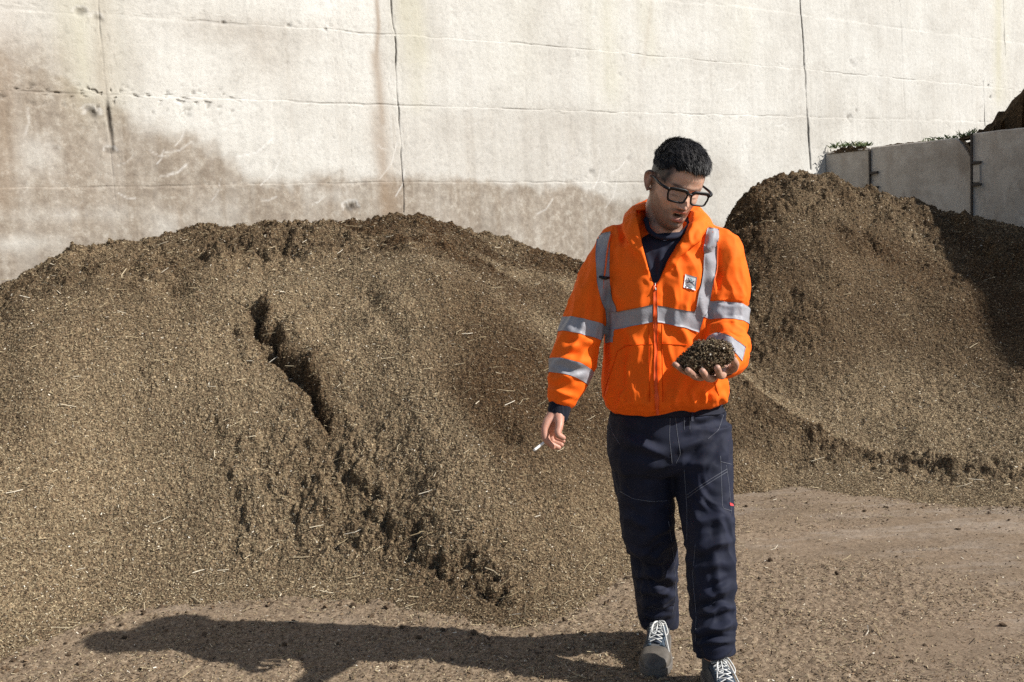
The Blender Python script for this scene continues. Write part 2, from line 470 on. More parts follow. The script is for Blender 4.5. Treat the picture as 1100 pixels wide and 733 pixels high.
tag(hr, "tall dark compost heap with a lumpy top against the concrete panels, right of the man", "compost heap")

# ------------------------------------------------------------------ ground
def nonuni(lo, hi, dlo, dhi, step, far_n):
    mid = np.arange(dlo, dhi + step / 2, step)
    a = dlo - np.geomspace(step, dlo - lo, far_n)[::-1]; b = mid[-1] + np.geomspace(step, hi - mid[-1], far_n)
    return np.concatenate([a, mid, b])
gx = nonuni(-150, 150, -2.6, 3.4, .011, 60); gy = nonuni(-60, 150, 2.6, 6.3, .011, 60)
GX, GY = np.meshgrid(gx, gy, indexing='ij')
LITTER_BARE = [G(200, 655)[:2], G(300, 662)[:2], G(390, 672)[:2]]
BARE_R = [G(800, 535)[:2], G(900, 550)[:2], G(1000, 570)[:2], G(1120, 600)[:2], G(1300, 640)[:2]]
BARE_R2 = [G(1000, 700)[:2], G(1120, 690)[:2]]
def bare(x, y):
    d1, _, _ = seg_dist(x, y, LITTER_BARE); d2, _, _ = seg_dist(x, y, BARE_R); d3, _, _ = seg_dist(x, y, BARE_R2)
    n = fbm(x, y * 1.6, 2.2, 4, seed=61)
    b = np.maximum(np.maximum(0.5 * (1 - sstep(.0, .24, d1 + .2 * n)), 1 - sstep(.30, .85, d2 + .35 * n)), .95 * (1 - sstep(.05, .35, d3 + .25 * n)))
    return b
BG = bare(GX, GY)
near = (np.exp(-np.maximum(np.hypot(GX - .4, GY - 4.4) - 4, 0)))
gzf = ground_z(GX, GY) * near + near * ((1 - BG) * (.006 * clods(GX, GY, 22, 3.) + .005 * clods(GX, GY, 48, 6.)) + .0025 * fbm(GX, GY, 40, 3, seed=2) + .003 * fbm(GX * .35 + GY, GY - GX * .2, 12, 2, seed=19))
gF = grid_faces(len(gx), len(gy))
t = NT("packed_earth", .95)
fine = t.noise(70, 5, .7)
base = t.ramp(fine, [(.3, (.125, .088, .058)), (.5, (.205, .152, .103)), (.75, (.30, .235, .168))])
base = t.mix(.8, base, t.ramp(t.noise(1.6, 5, .65, stretch=(.6, 1.6, 1)), [(.3, (.72, .70, .68)), (.7, (1.2, 1.17, 1.15))]), 'MULTIPLY')
base = t.mix(t.ramp(t.noise(2.6, 6, .75, stretch=(.45, 1.7, 1)), [(.50, 0.), (.68, .6)]), base, (.31, .265, .22))
base = t.mix(t.ramp(t.noise(5, 6, .75, stretch=(.5, 1.5, 1)), [(.5, 0.), (.62, .75)]), base, (.17, .122, .078))
speck = t.ramp(t.noise(190, 2, .6), [(.3, .55), (.5, 1.), (.72, 1.5)])
base = t.mix(.6, base, speck, 'MULTIPLY')
lit = t.ramp(t.noise(75, 5, .75), [(.32, (.06, .04, .025)), (.5, (.20, .145, .095)), (.72, (.40, .31, .21))])
t.color(t.mix(t.attr("bare"), lit, base))
t.normal(t.bump(t.noise(45, 6, .7), .6, .005))
go = arr_mesh("ground", np.stack([GX, GY, gzf], 2).reshape(-1, 3), gF, t.m, attrs={"bare": BG.ravel()})
tag(go, kind="structure")

# chips and straw trodden over the ground
rs = np.random.RandomState(77)
n = 400000
a = rs.uniform(-.66, .8, n); yy = 2.3 + 5.3 * rs.rand(n) ** 1.4; xx = a * yy
b = bare(xx, yy); clump = sstep(-.25, .35, fbm(xx, yy, 5, 3, seed=90))
strk = sstep(.05, .35, fbm(xx * .5, yy * 1.8, 3.5, 4, .6, seed=14))
keep = rs.rand(n) < (1 - .93 * b) * (.5 + .5 * clump) + .04 + .40 * strk * b
xx, yy = xx[keep], yy[keep]
zz = np.interp(0, [0], [0]) + 0 * xx
ix = np.clip(np.searchsorted(gx, xx), 1, len(gx) - 1); iy = np.clip(np.searchsorted(gy, yy), 1, len(gy) - 1)
zz = gzf[ix, iy]
V1, F1, t1, m1 = flakes(xx, yy, zz, 0 * xx, 0 * xx, 1 + 0 * xx, 0 * xx, n, lmin=.0045, lmax=.019, seed=5)
tw = slice(0, 900)
V2, F2, t2, m2 = twigs(xx[tw], yy[tw], zz[tw], 9, .02, .08)
# clods and crumbs that rolled down to the foot of the heaps
PH = (1 + 5 ** .5) / 2
ICO = np.array([(-1, PH, 0), (1, PH, 0), (-1, -PH, 0), (1, -PH, 0), (0, -1, PH), (0, 1, PH), (0, -1, -PH), (0, 1, -PH), (PH, 0, -1), (PH, 0, 1), (-PH, 0, -1), (-PH, 0, 1)]) / 1.9
IF = np.array([(0, 11, 5), (0, 5, 1), (0, 1, 7), (0, 7, 10), (0, 10, 11), (1, 5, 9), (5, 11, 4), (11, 10, 2), (10, 7, 6), (7, 1, 8), (3, 9, 4), (3, 4, 2), (3, 2, 6), (3, 6, 8), (3, 8, 9), (4, 9, 5), (2, 4, 11), (6, 2, 10), (8, 6, 7), (9, 8, 1)])
nc = 1100
ca = rs.uniform(-.6, .75, nc); fyv = np.where(ca < .23, np.interp(ca, L_foot[0], L_foot[1]), np.interp(ca, R_foot[0], R_foot[1]))
cy_ = fyv - np.abs(rs.normal(0, .22, nc)) * (rs.rand(nc) < .75) - (rs.rand(nc) < .25) * rs.rand(nc) * 2.2 + .04
cx_ = ca * cy_
ixc = np.clip(np.searchsorted(gx, cx_), 1, len(gx) - 1); iyc = np.clip(np.searchsorted(gy, cy_), 1, len(gy) - 1)
cs = .003 + .010 * rs.rand(nc) ** 4
CVv = ICO[None] * (cs[:, None, None]) * (1 + .35 * rs.normal(0, 1, (nc, 12, 1))) * np.array([1, 1, .7]) + np.stack([cx_, cy_, gzf[ixc, iyc] + cs * .35], 1)[:, None, :]
CFf = (IF[None] + (np.arange(nc) * 12)[:, None, None]).reshape(-1, 3)
V12 = np.concatenate([V1, V2]); CVv = CVv.reshape(-1, 3)
gl = arr_mesh("ground_litter", np.concatenate([V12, CVv]), [np.concatenate([F1, F2 + len(V1)]), CFf + len(V12)], M_flake, smooth=False, attrs={"tone": np.concatenate([t1, t2, np.repeat(.10 + .18 * rs.rand(nc), 12)]), "moist_shade": np.concatenate([m1, m2, np.full(nc * 12, .1)])})
tag(gl, "loose chips and straw scattered over the packed earth in front of the heaps", "litter", kind="stuff")

# ------------------------------------------------------------------ big concrete wall
WU0, WU1, WTOP = -9.0, 26.0, 6.2
uu = np.concatenate([np.linspace(WU0, -3.6, 60, endpoint=False), np.arange(-3.6, 11.5, .0125), np.linspace(11.5, WU1, 90)])
vv = np.concatenate([np.linspace(-.2, .7, 8, endpoint=False), np.arange(.7, 4.7, .0125), np.linspace(4.7, WTOP, 10)])
for p_ in [(112, 100), (427, 112), (866, 90), (1057, 110), (1078, 20), (377, 223)]:
    c_ = wall_uv(*p_)[0]; uu = np.concatenate([uu, np.arange(c_ - .10, c_ + .10, .004)])
for p_ in [(560, 47), (560, 118), (430, 196)]:
    c_ = wall_uv(*p_)[1]; vv = np.concatenate([vv, np.arange(c_ - .035, c_ + .035, .005)])
uu = np.unique(np.round(uu, 4)); vv = np.unique(np.round(vv, 4))
U, V = np.meshgrid(uu, vv, indexing='ij')
def lineuv(p, q, width, wob=.012, seed=0., sc=3.):
    (u0, v0), (u1, v1) = wall_uv(*p), wall_uv(*q)
    pts = [(u0, v0), (u1, v1)]
    w = wob * fbm(U, V, sc, 3, seed=seed)
    d, _, al = seg_dist(U + w, V + w, pts)
    return d, al
relief = .0035 * fbm(U, V, 2.5, 4, seed=31) + .0012 * fbm(U, V, 30, 3, seed=32)
dark = np.zeros_like(U); crackm = np.zeros_like(U); rust = np.zeros_like(U); pale = np.zeros_like(U)
rowsH = [((0, -38), (776, 5), (1100, 48), .5), ((0, 8), (560, 47), (1090, 96), .75), ((0, 98), (560, 118), (1100, 132), .75), ((0, 203), (430, 196), (700, 196), .6)]
brk = sstep(-.25, .25, fbm(U, V, 2.2, 3, seed=99))
for i, (p, q, r, k) in enumerate(rowsH):
    pts = [wall_uv(*p), wall_uv(*q), wall_uv(*r)]
    w = .010 * fbm(U, V, 6, 3, seed=3 + i)
    d, sd2, _ = seg_dist(U, V + w, pts)
    step = sd2 * .0022 * np.exp(-d / .10)
    relief += step
    g = np.exp(-(d / .006) ** 2) * k * (.2 + .9 * brk)
    relief -= .007 * g; crackm = np.maximum(crackm, g * .48)
for (p, q, k, wd) in [((104, -10), (114, 104), .35, .007), ((114, 106), (120, 160), 1.2, .012), ((120, 160), (124, 215), .3, .004), ((420, -10), (424, 40), 1.1, .006), ((424, 40), (434, 228), .95, .005), ((859, -10), (864, 70), 1.1, .008), ((864, 70), (871, 182), 1.4, .012), ((966, -10), (973, 140), .3, .006), ((1077, -10), (1080, 60), .6, .008), ((1056, 88), (1058, 135), .6, .009), ((4, 60), (12, 200), .25, .006), ((560, 0), (566, 110), .15, .005)]:
    d, al = lineuv(p, q, wd, .014, seed=p[0] * .1, sc=7)
    k = k * np.clip(.75 + 1.1 * fbm(U, V, 5, 3, seed=p[0]), .25, 1.3)
    g = np.exp(-(d / wd) ** 2) * k * (.7 + .3 * brk)
    relief -= .014 * g; crackm = np.maximum(crackm, g * .68)
# honeycombed pits and chips
for (px, py, r, k) in [(377, 223, .045, 1.0), (373, 226, .03, .6), (100, 123, .035, .8), (96, 118, .03, .7), (119, 163, .03, .8), (87, 14, .03, .6), (104, 20, .03, .6), (620, 60, .03, .4), (916, 68, .05, .5), (912, 126, .05, .55), (920, 120, .03, .5), (666, 80, .025, .4), (1062, 92, .02, .9), (1064, 104, .02, .8), (310, 28, .015, .6), (240, 24, .012, .6), (350, 32, .012, .6), (60, 160, .02, .3), (635, 185, .03, .4), (675, 170, .03, .35)]:
    cu, cv = wall_uv(px, py)
    q = np.hypot(U - cu, (V - cv) * 1.2) / r + .7 * fbm(U, V, 22, 3, seed=px)
    g = np.exp(-np.maximum(q, 0) ** 2) * k
    relief -= .02 * g; crackm = np.maximum(crackm, g * .75)
    pale = np.maximum(pale, .6 * k * np.exp(-((q - 1.5) / .35) ** 2) * (V > cv))
pit = fbm(U, V, 34, 2, seed=55)
row2 = seg_dist(U, V, [wall_uv(0, 100), wall_uv(240, 112)])[0]
pitm = sstep(.42, .60, pit) * (.25 + 1.3 * np.exp(-(row2 / .09) ** 2))
relief -= .007 * np.clip(pitm, 0, 1.2); crackm = np.maximum(crackm, .35 * np.clip(pitm, 0, 1))
# pale scrapes left by the loader bucket
for k in range(60):
    px = RS.uniform(10, 760) if k % 3 else RS.uniform(640, 1080); py = RS.uniform(110, 235) if k % 3 else RS.uniform(20, 150)
    cu, cv = wall_uv(px, py); L = RS.uniform(.05, .34); an = RS.choice([RS.normal(0.15, .25), RS.normal(-1.0, .3), RS.normal(.9, .3)])
    q = [(cu, cv), (cu + L * .5 * math.cos(an), cv + L * .5 * math.sin(an)), (cu + L * math.cos(an + .2), cv + L * math.sin(an + .25))]
    bx = (np.abs(U - cu) < .7) & (np.abs(V - cv) < .7)
    d = seg_dist(U[bx], V[bx], q)[0]
    g = np.exp(-(d / RS.uniform(.0035, .007)) ** 2) * RS.uniform(.1, .65)
    pale[bx] = np.maximum(pale[bx], g); relief[bx] -= .002 * g
# damp: everything under a wandering tide line
tide = np.array([wall_uv(*p) for p in [(-200, 20), (-60, 35), (0, 44), (40, 62), (80, 90), (120, 112), (165, 128), (210, 150), (245, 170), (270, 193), (310, 199), (360, 192), (410, 190), (440, 188), (500, 196), (560, 200), (620, 205), (700, 220), (760, 235), (830, 255), (1100, 360)]])
nse = .16 * fbm(U, V, 2.0, 5, .6, seed=7) + .05 * fbm(U, V, 11, 4, .6, seed=8)
tv = np.interp(U, tide[:, 0], tide[:, 1])
damp = sstep(-.08, .10, tv - V + nse * .8) * (.95 + .9 * nse)
tide2 = np.array([wall_uv(*p) for p in [(420, 116), (560, 119), (650, 123), (720, 150), (790, 180), (850, 230)]])
tv2 = np.interp(U, tide2[:, 0], tide2[:, 1], left=-9, right=-9)
damp = np.maximum(damp, .24 * sstep(-.12, .12, tv2 - V + nse * .6))
def blob(px, py, ru, rv, k, ns=1.):
    cu, cv = wall_uv(px, py)
    return k * np.exp(-(((U - cu) / ru) ** 2 + ((V - cv) / rv) ** 2 + ns * 3 * nse))
for b_ in [(20, 70, .45, .25, .75), (50, 100, .35, .12, .6), (262, 35, .5, .12, .42), (285, 55, .3, .2, .3), (130, 60, .2, .5, .2), (20, 200, .5, .5, .25), (300, 230, .9, .2, .5), (700, 110, .3, .4, .12), (640, 200, .6, .4, .25), (565, 215, .5, .25, .35)]:
    damp = np.maximum(damp, np.clip(blob(*b_), 0, 1))
for b_ in [(40, 165, .12, .13, .55), (90, 230, .5, .06, .3), (180, 245, .12, .12, .5), (235, 232, .12, .14, .4), (10, 262, .3, .06, .5), (360, 210, .25, .06, .35)]:
    damp = damp * (1 - np.clip(blob(*b_), 0, .9))
streaks = fbm(U * 9, V * .35, 1, 4, .6, seed=12)
damp = np.clip(damp * (1 + .25 * streaks) + .10 * sstep(0, .6, streaks) * (V < 3.2), 0, 1)
# brown runs and mossy runs down from above
def run(p, q, w, k):
    d, al = lineuv(p, q, w, .05, seed=p[0], sc=1.6)
    return k * np.exp(-(d / w) ** 2) * (.6 + .5 * fbm(U * 6, V * .6, 1, 3, seed=p[0] + 3))
for r_ in [((403, -20), (406, 60), .022, 1.7), ((404, 60), (412, 130), .045, .95), ((409, 120), (420, 226), .10, .75), ((107, -20), (112, 100), .06, .4), ((700, 0), (692, 70), .03, .2), ((8, 0), (10, 210), .08, .35)]:
    rust = np.maximum(rust, run(*r_))
moss = np.zeros_like(U)
for r_ in [((88, -20), (100, 95), .22, .55), ((435, -20), (448, 60), .16, .55), ((448, 30), (445, 110), .10, .4), ((640, -30), (655, 90), .22, .45), ((690, -30), (700, 60), .14, .4), ((1072, -20), (1076, 100), .16, .75), ((560, -20), (560, 60), .3, .15), ((780, -30), (800, 40), .3, .2)]:
    moss = np.maximum(moss, run(*r_))
t = NT("cast_concrete", .92)
b0 = t.ramp(t.noise(1.4, 6, .65), [(.3, (.53, .505, .455)), (.5, (.615, .595, .545)), (.72, (.68, .665, .62))])
b0 = t.mix(.55, b0, t.ramp(t.noise(38, 5, .75), [(.3, .74), (.5, 1.), (.75, 1.14)]), 'MULTIPLY')
b0 = t.mix(.5, b0, t.ramp(t.noise(5, 4, .6, stretch=(3, 3, .35)), [(.35, .90), (.6, 1.04)]), 'MULTIPLY')
dm = t.mix(1.0, b0, t.ramp(t.noise(16, 5, .75), [(.3, (.36, .30, .255)), (.52, (.52, .455, .395)), (.80, (.88, .84, .79))]), 'MULTIPLY')
b0 = t.mix(.8, b0, t.ramp(t.noise(150, 3, .7), [(.30, .55), (.42, .97), (.62, 1.), (.75, 1.08)]), "MULTIPLY")
b0 = t.mix(.6, b0, t.ramp(t.noise(9, 5, .7, stretch=(.3, .3, 2.2)), [(.3, .93), (.5, 1.), (.7, 1.03)]), "MULTIPLY")
c = t.mix(t.attr("damp"), b0, dm)
c = t.mix(t.attr("moss"), c, (.50, .47, .33))
c = t.mix(t.attr("rust"), c, (.27, .185, .115))
c = t.mix(t.attr("pale"), c, (.80, .78, .74))
c = t.mix(t.attr("crack"), c, (.055, .042, .032))
t.color(c)
t.normal(t.bump(t.noise(60, 6, .75), .5, .006))
S3 = relief
base2 = W0[None, None, :] + U[..., None] * WD + S3[..., None] * WN
Vw = np.concatenate([base2, V[..., None]], 2).reshape(-1, 3)
nfront = len(Vw)
backp = W0[None, :] + np.array([[WU0], [WU1]]) * WD - .45 * WN
B = np.array([[*backp[0], -.2], [*backp[0], WTOP], [*backp[1], -.2], [*backp[1], WTOP]])
nu, nv = len(uu), len(vv)
c00, c01, c10, c11 = 0, nv - 1, (nu - 1) * nv, nu * nv - 1
extra = np.array([[nfront, nfront + 1, nfront + 3, nfront + 2], [c00, c01, nfront + 1, nfront], [c10, nfront + 2, nfront + 3, c11], [c01, c11, nfront + 3, nfront + 1]])
z4 = np.zeros(4)
cc = lambda A: np.concatenate([np.clip(A, 0, 1).ravel(), z4])
wf = grid_faces(nu, nv)
smw = np.concatenate([np.ones(len(wf), bool), np.zeros(4, bool)])
wo = arr_mesh("concrete_wall", np.concatenate([Vw, B]), np.concatenate([wf, extra]), t.m, smooth=smw, attrs={"damp": cc(damp), "moss": cc(moss), "rust": cc(rust), "pale": cc(pale * .8), "crack": cc(crackm)})
tag(wo, "tall pale cast concrete wall with form lines and brown damp stains, behind both heaps", "concrete wall")

# ------------------------------------------------------------------ concrete retaining panels on the right
t = NT("precast_concrete", .85)
c = t.ramp(t.noise(2.5, 6, .65), [(.3, (.47, .42, .36)), (.7, (.62, .57, .505))])
c = t.mix(.5, c, t.ramp(t.noise(45, 5, .75), [(.3, .7), (.5, 1.), (.75, 1.15)]), 'MULTIPLY')
c = t.mix(t.ramp(t.noise(3, 5, .7, stretch=(1, 1, .3)), [(.45, 0.), (.7, .75)]), c, (.27, .21, .16))
c = t.mix(t.ramp(t.noise(1.3, 5, .7), [(.5, 0.), (.62, .45)]), c, (.22, .175, .135))
t.color(c); t.normal(t.bump(t.noise(40, 6, .75), .4, .006))
M_pre = t.m
t = NT("dark_steel", .55); t.color(t.ramp(t.noise(40), [(.3, (.03, .025, .022)), (.7, (.075, .06, .05))])); M_steel = t.m
def bm_obj(name, bm, mat, parent=None, smooth=False, matr=None):
    me = bpy.data.meshes.new(name); bm.to_mesh(me); bm.free()
    for p in me.polygons: p.use_smooth = smooth
    for m in (mat if isinstance(mat, (list, tuple)) else [mat]): me.materials.append(m)
    o = bpy.data.objects.new(name, me)
    if matr is not None: o.matrix_world = matr
    return link(o, parent)
def box_verts(bm, lo, hi):
    r = bmesh.ops.create_cube(bm, size=1)
    for v in r['verts']:
        v.co = Vector([lo[i] + (v.co[i] + .5) * (hi[i] - lo[i]) for i in range(3)])
    return r['verts']
PYAW = math.atan2(PDIR[1], PDIR[0])
def panel_matrix(s):
    p = PA[:2] + PDIR * s
    return Matrix.Translation((p[0], p[1], 0)) @ Matrix.Rotation(PYAW, 4, 'Z')
# local x runs along the wall towards the viewer, local -y... the seen face is on the side of PNRM
side = 1 if (Matrix.Rotation(PYAW, 3, 'Z') @ Vector((0, 1, 0))).dot(Vector((PNRM[0], PNRM[1], 0))) > 0 else -1
js = [panel_s(887), panel_s(935), panel_s(1045)]
def z_on_panel(px, py):
    s = panel_s(px); q = PA[:2] + PDIR * s
    return CAM_H + ray(px, py)[2] * q[1]
specs = [(js[0] - .0, js[1] - .012, z_on_panel(890, 164), z_on_panel(934, 159), .02),
         (js[1] + .012, js[2] - .014, z_on_panel(938, 158), z_on_panel(1030, 148), .0),
         (js[2] + .014, js[2] + 1.25, z_on_panel(1047, 143), z_on_panel(1100, 137), -.03),
         (js[2] + 1.28, js[2] + 3.2, 3.36, 4.05, -.03), (js[2] + 3.23, js[2] + 5.4, 4.05, 4.88, -.02), (js[2] + 5.43, js[2] + 7.55, 4.88, 5.68, -.02)]  # unseen tall panels, added and sized to cast a shadow on the right heap
plabels = ["short concrete panel nearest the big wall, green weeds growing on its top edge", "middle concrete panel with a broken upper corner, behind the right heap's crest",
           "concrete panel at the right edge of the photo with black steel brackets down its side", "unseen sloping concrete panel next beyond the bracketed one, added to shade the right heap", "unseen taller concrete panel between two others, added to shade the right heap", "unseen tallest concrete panel, nearest the viewer, added to shade the right heap"]
for i, (s0, s1, z0, z1, off) in enumerate(specs):
    root = empty("retaining_panel", (*(PA[:2] + PDIR * s0), 0)); root.rotation_euler.z = PYAW
    w = s1 - s0
    bm = bmesh.new()
    nseg = 14; T = .16
    y0 = -off * side; y1 = -(T + off) * side
    top = []
    ns = 26
    ring = []
    for k in range(ns + 1):
        x = w * k / ns
        z = z0 + (z1 - z0) * k / ns
        if i == 1 and k / ns > .86: z -= .22 * ((k / ns - .86) / .14) ** 1.3
        z += .006 * mnoise.noise(Vector((x * 9, i * 3.1, 0)))
        ring.append((x, z))
    prev = None
    for (x, z) in ring:
        cur = [bm.verts.new((x, y0, -.1)), bm.verts.new((x, y0, z - .012)), bm.verts.new((x, y0 - .012 * side, z)), bm.verts.new((x, y1, z)), bm.verts.new((x, y1, -.1))]
        if prev:
            for a_, b_ in ((0, 1), (1, 2), (2, 3), (3, 4), (4, 0)):
                bm.faces.new((prev[a_], cur[a_], cur[b_], prev[b_]))
        else: bm.faces.new(cur)
        prev = cur
    bm.faces.new(prev[::-1])
    bmesh.ops.recalc_face_normals(bm, faces=bm.faces)
    bm_obj("slab", bm, M_pre, root)
    if i in (1, 2):
        bm = bmesh.new()   # vertical rod in the joint
        box_verts(bm, (-.016, min(y0, y0 + .03 * side), .2), (-.002, max(y0, y0 + .03 * side), z0 - .02))
        bm_obj("joint_rod", bm, M_steel, root)
        rows = [z0 - .28, z0 - .44] if i == 1 else [z0 - .3, z0 - .52, z0 - .9, z0 - 1.1]
        for zz_ in rows:
            bm = bmesh.new()
            box_verts(bm, (-.004, min(y0 + .001 * side, y0 + .045 * side), zz_ - .012), (.085, max(y0 + .001 * side, y0 + .045 * side), zz_ + .012))
            bm_obj("bracket", bm, M_steel, root)
        if i == 2:
            for zz_ in (z0 - .41, z0 - 1.0):
                bm = bmesh.new()
                box_verts(bm, (.006, min(y0 + .001 * side, y0 + .02 * side), zz_ - .085), (.07, max(y0 + .001 * side, y0 + .02 * side), zz_ + .085))
                bm_obj("cast_socket", bm, M_pre, root)
    tag(root, plabels[i], "concrete panel", "concrete panels holding back the heaps")

# heap behind the panels, fills the next bay
def back_h(x, y):
    s = (x - PA[0]) * PDIR[0] + (y - PA[1]) * PDIR[1]          # along the panels
    q = -((x - PA[0]) * PNRM[0] + (y - PA[1]) * PNRM[1])       # away behind them
    z = 2.0 + BH1 * sstep(BS0, BS1, s) * sstep(-.1, .9, q + .3) + .1 * sstep(.2, 0., np.abs(s - 1.5)) * 0
    z = z + .09 * (clods(x, y, 3.2, 62.) - .3) * 1.0 + .04 * (clods(x, y, 9, 69.) - .3) + .02 * fbm(x, y, 25, 3, seed=5)
    z = np.where(q > 3.0, z - (q - 3.0) * .8, z)
    z = np.where(q < .17, np.minimum(z, 2.05), z)
    return z, q * 0 + 1, np.full(x.shape, .8), q
BS0, BS1, BH1 = 1.0, 3.6, 2.0
sg = np.arange(-.1, 8, .03); qg = np.arange(.17, 6, .03)
S_, Q_ = np.meshgrid(sg, qg, indexing='ij')
XX = PA[0] + PDIR[0] * S_ - PNRM[0] * Q_; YY = PA[1] + PDIR[1] * S_ - PNRM[1] * Q_
ZB = back_h(XX, YY)[0]
keep = ((XX - W0[0]) * WN[0] + (YY - W0[1]) * WN[1]) > .02
bf = grid_faces(len(sg), len(qg)); bf = bf[keep.ravel()[bf].all(axis=1)]
nb = 16000
ii = RS.randint(0, len(sg) // 2, nb); jj = RS.randint(0, len(qg) // 2, nb)
k2 = keep[ii, jj]; ii, jj = ii[k2], jj[k2]
V1, F1, t1, m1 = flakes(XX[ii, jj] + RS.normal(0, .01, len(ii)), YY[ii, jj] + RS.normal(0, .01, len(ii)), ZB[ii, jj], 0 * ii, 0 * ii, 1 + 0 * ii, np.full(len(ii), .5), nb, seed=8)
Vb = np.stack([XX, YY, ZB], 2).reshape(-1, 3)
# skirt down to the ground all round so that it is a solid heap
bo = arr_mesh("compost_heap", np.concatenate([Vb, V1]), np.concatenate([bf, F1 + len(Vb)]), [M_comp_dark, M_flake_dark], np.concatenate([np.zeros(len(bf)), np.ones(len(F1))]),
              np.concatenate([np.ones(len(bf), bool), np.zeros(len(F1), bool)]), attrs={"tone": np.concatenate([np.zeros(len(Vb)), t1]), "moist_shade": np.concatenate([np.full(len(Vb), .35), m1])})
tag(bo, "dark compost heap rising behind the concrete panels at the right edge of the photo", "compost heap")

# ================================================================== the man
ORG = np.array([.50, 3.22, 0.0])
def proj(V):
    q = V - np.array([0, 0, CAM_H])
    z = q @ CF
    return 550 + FOC * (q @ CR) / z, 366.5 - FOC * (q @ CU) / z
YAW = math.radians(9)              # trunk turned a little towards his left
def loft(C, RA, RB, axis=None, flat=2.0, n=28, ring_up=None, cap=True):
    """rings round a path; RA across, RB front to back. Horizontal rings when axis == 'z'"""
    C = np.array(C, float); k = len(C)
    T = np.gradient(C, axis=0); T /= np.linalg.norm(T, axis=1)[:, None]
    ang = np.linspace(0, 2 * np.pi, n, endpoint=False)
    ca, sa = np.cos(ang), np.sin(ang)
    e = 2 / flat
    ca = np.sign(ca) * np.abs(ca) ** e; sa = np.sign(sa) * np.abs(sa) ** e
    V = []
    for i in range(k):
        if axis == 'z': a = np.array([math.cos(YAW), math.sin(YAW), 0]); b = np.array([-math.sin(YAW), math.cos(YAW), 0])
        else:
            ref = np.array(ring_up if ring_up is not None else [0, 1., 0])
            a = np.cross(T[i], ref); a /= np.linalg.norm(a); b = np.cross(a, T[i])
        V.append(C[i] + np.outer(ca * RA[i], a) + np.outer(sa * RB[i], b))
    V = np.concatenate(V); F = []
    for i in range(k - 1):
        for j in range(n):
            j2 = (j + 1) % n
            F.append((i * n + j, i * n + j2, (i + 1) * n + j2, (i + 1) * n + j))
    F = [tuple(f) for f in F]
    if cap:
        F.append(tuple(range(n))[::-1]); F.append(tuple(range((k - 1) * n, k * n)))
    return V, F
def ellipsoid(c, r, R=None, nu=18, nv=28):
    V = []; F = []
    c = np.array(c, float)
    for i in range(1, nu):
        th = math.pi * i / nu
        for j in range(nv):
            ph = 2 * math.pi * j / nv
            V.append([r[0] * math.sin(th) * math.cos(ph), r[1] * math.sin(th) * math.sin(ph), r[2] * math.cos(th)])
    top = len(V); V.append([0, 0, r[2]]); V.append([0, 0, -r[2]])
    for i in range(nu - 2):
        for j in range(nv):
            j2 = (j + 1) % nv
            F.append((i * nv + j, (i + 1) * nv + j, (i + 1) * nv + j2, i * nv + j2))
    for j in range(nv):
        F.append((top, j, (j + 1) % nv)); F.append((top + 1, (nu - 2) * nv + (j + 1) % nv, (nu - 2) * nv + j))
    V = np.array(V)
    if R is not None: V = V @ np.array(R).T
    return V + c, F
def chain(pts, rads, flatr=1.0, n=14):
    """tapered tube with round ends through points (dense resample)"""
    pts = np.array(pts, float); t = np.linspace(0, 1, len(pts)); tt = np.linspace(0, 1, 6 * len(pts))
    # smooth the polyline a little
    C = np.stack([np.interp(tt, t, pts[:, i]) for i in range(3)], 1); R = np.interp(tt, t, rads)
    for _ in range(3): C[1:-1] = (C[:-2] + 2 * C[1:-1] + C[2:]) / 4
    a = C[0] - C[1]; a /= np.linalg.norm(a); b = C[-1] - C[-2]; b /= np.linalg.norm(b)
    pre = [C[0] + a * R[0] * k for k in (.97, .75, .4)]; pr = [R[0] * k for k in (.24, .66, .92)]
    post = [C[-1] + b * R[-1] * k for k in (.4, .75, .97)]; po = [R[-1] * k for k in (.92, .66, .24)]
    C = np.concatenate([pre, C, post]); R = np.concatenate([pr, R, po])
    T = np.gradient(C, axis=0); ref = np.array([.13, .21, 1.0]) if abs((T / np.linalg.norm(T, axis=1)[:, None])[:, 2]).mean() < .7 else np.array([0.1, 1., .1])
    return loft(C, R, R * flatr, ring_up=ref, n=n)
def join_parts(parts):
    V = []; F = []; o = 0
    for v, f in parts:
        V.append(v); F += [tuple(i + o for i in q) for q in f]; o += len(v)
    return np.concatenate(V), F
def pymesh(name, V, F):
    me = bpy.data.meshes.new(name); me.from_pydata([tuple(v) for v in V], [], [tuple(int(i) for i in f) for f in F]); me.update(); return me
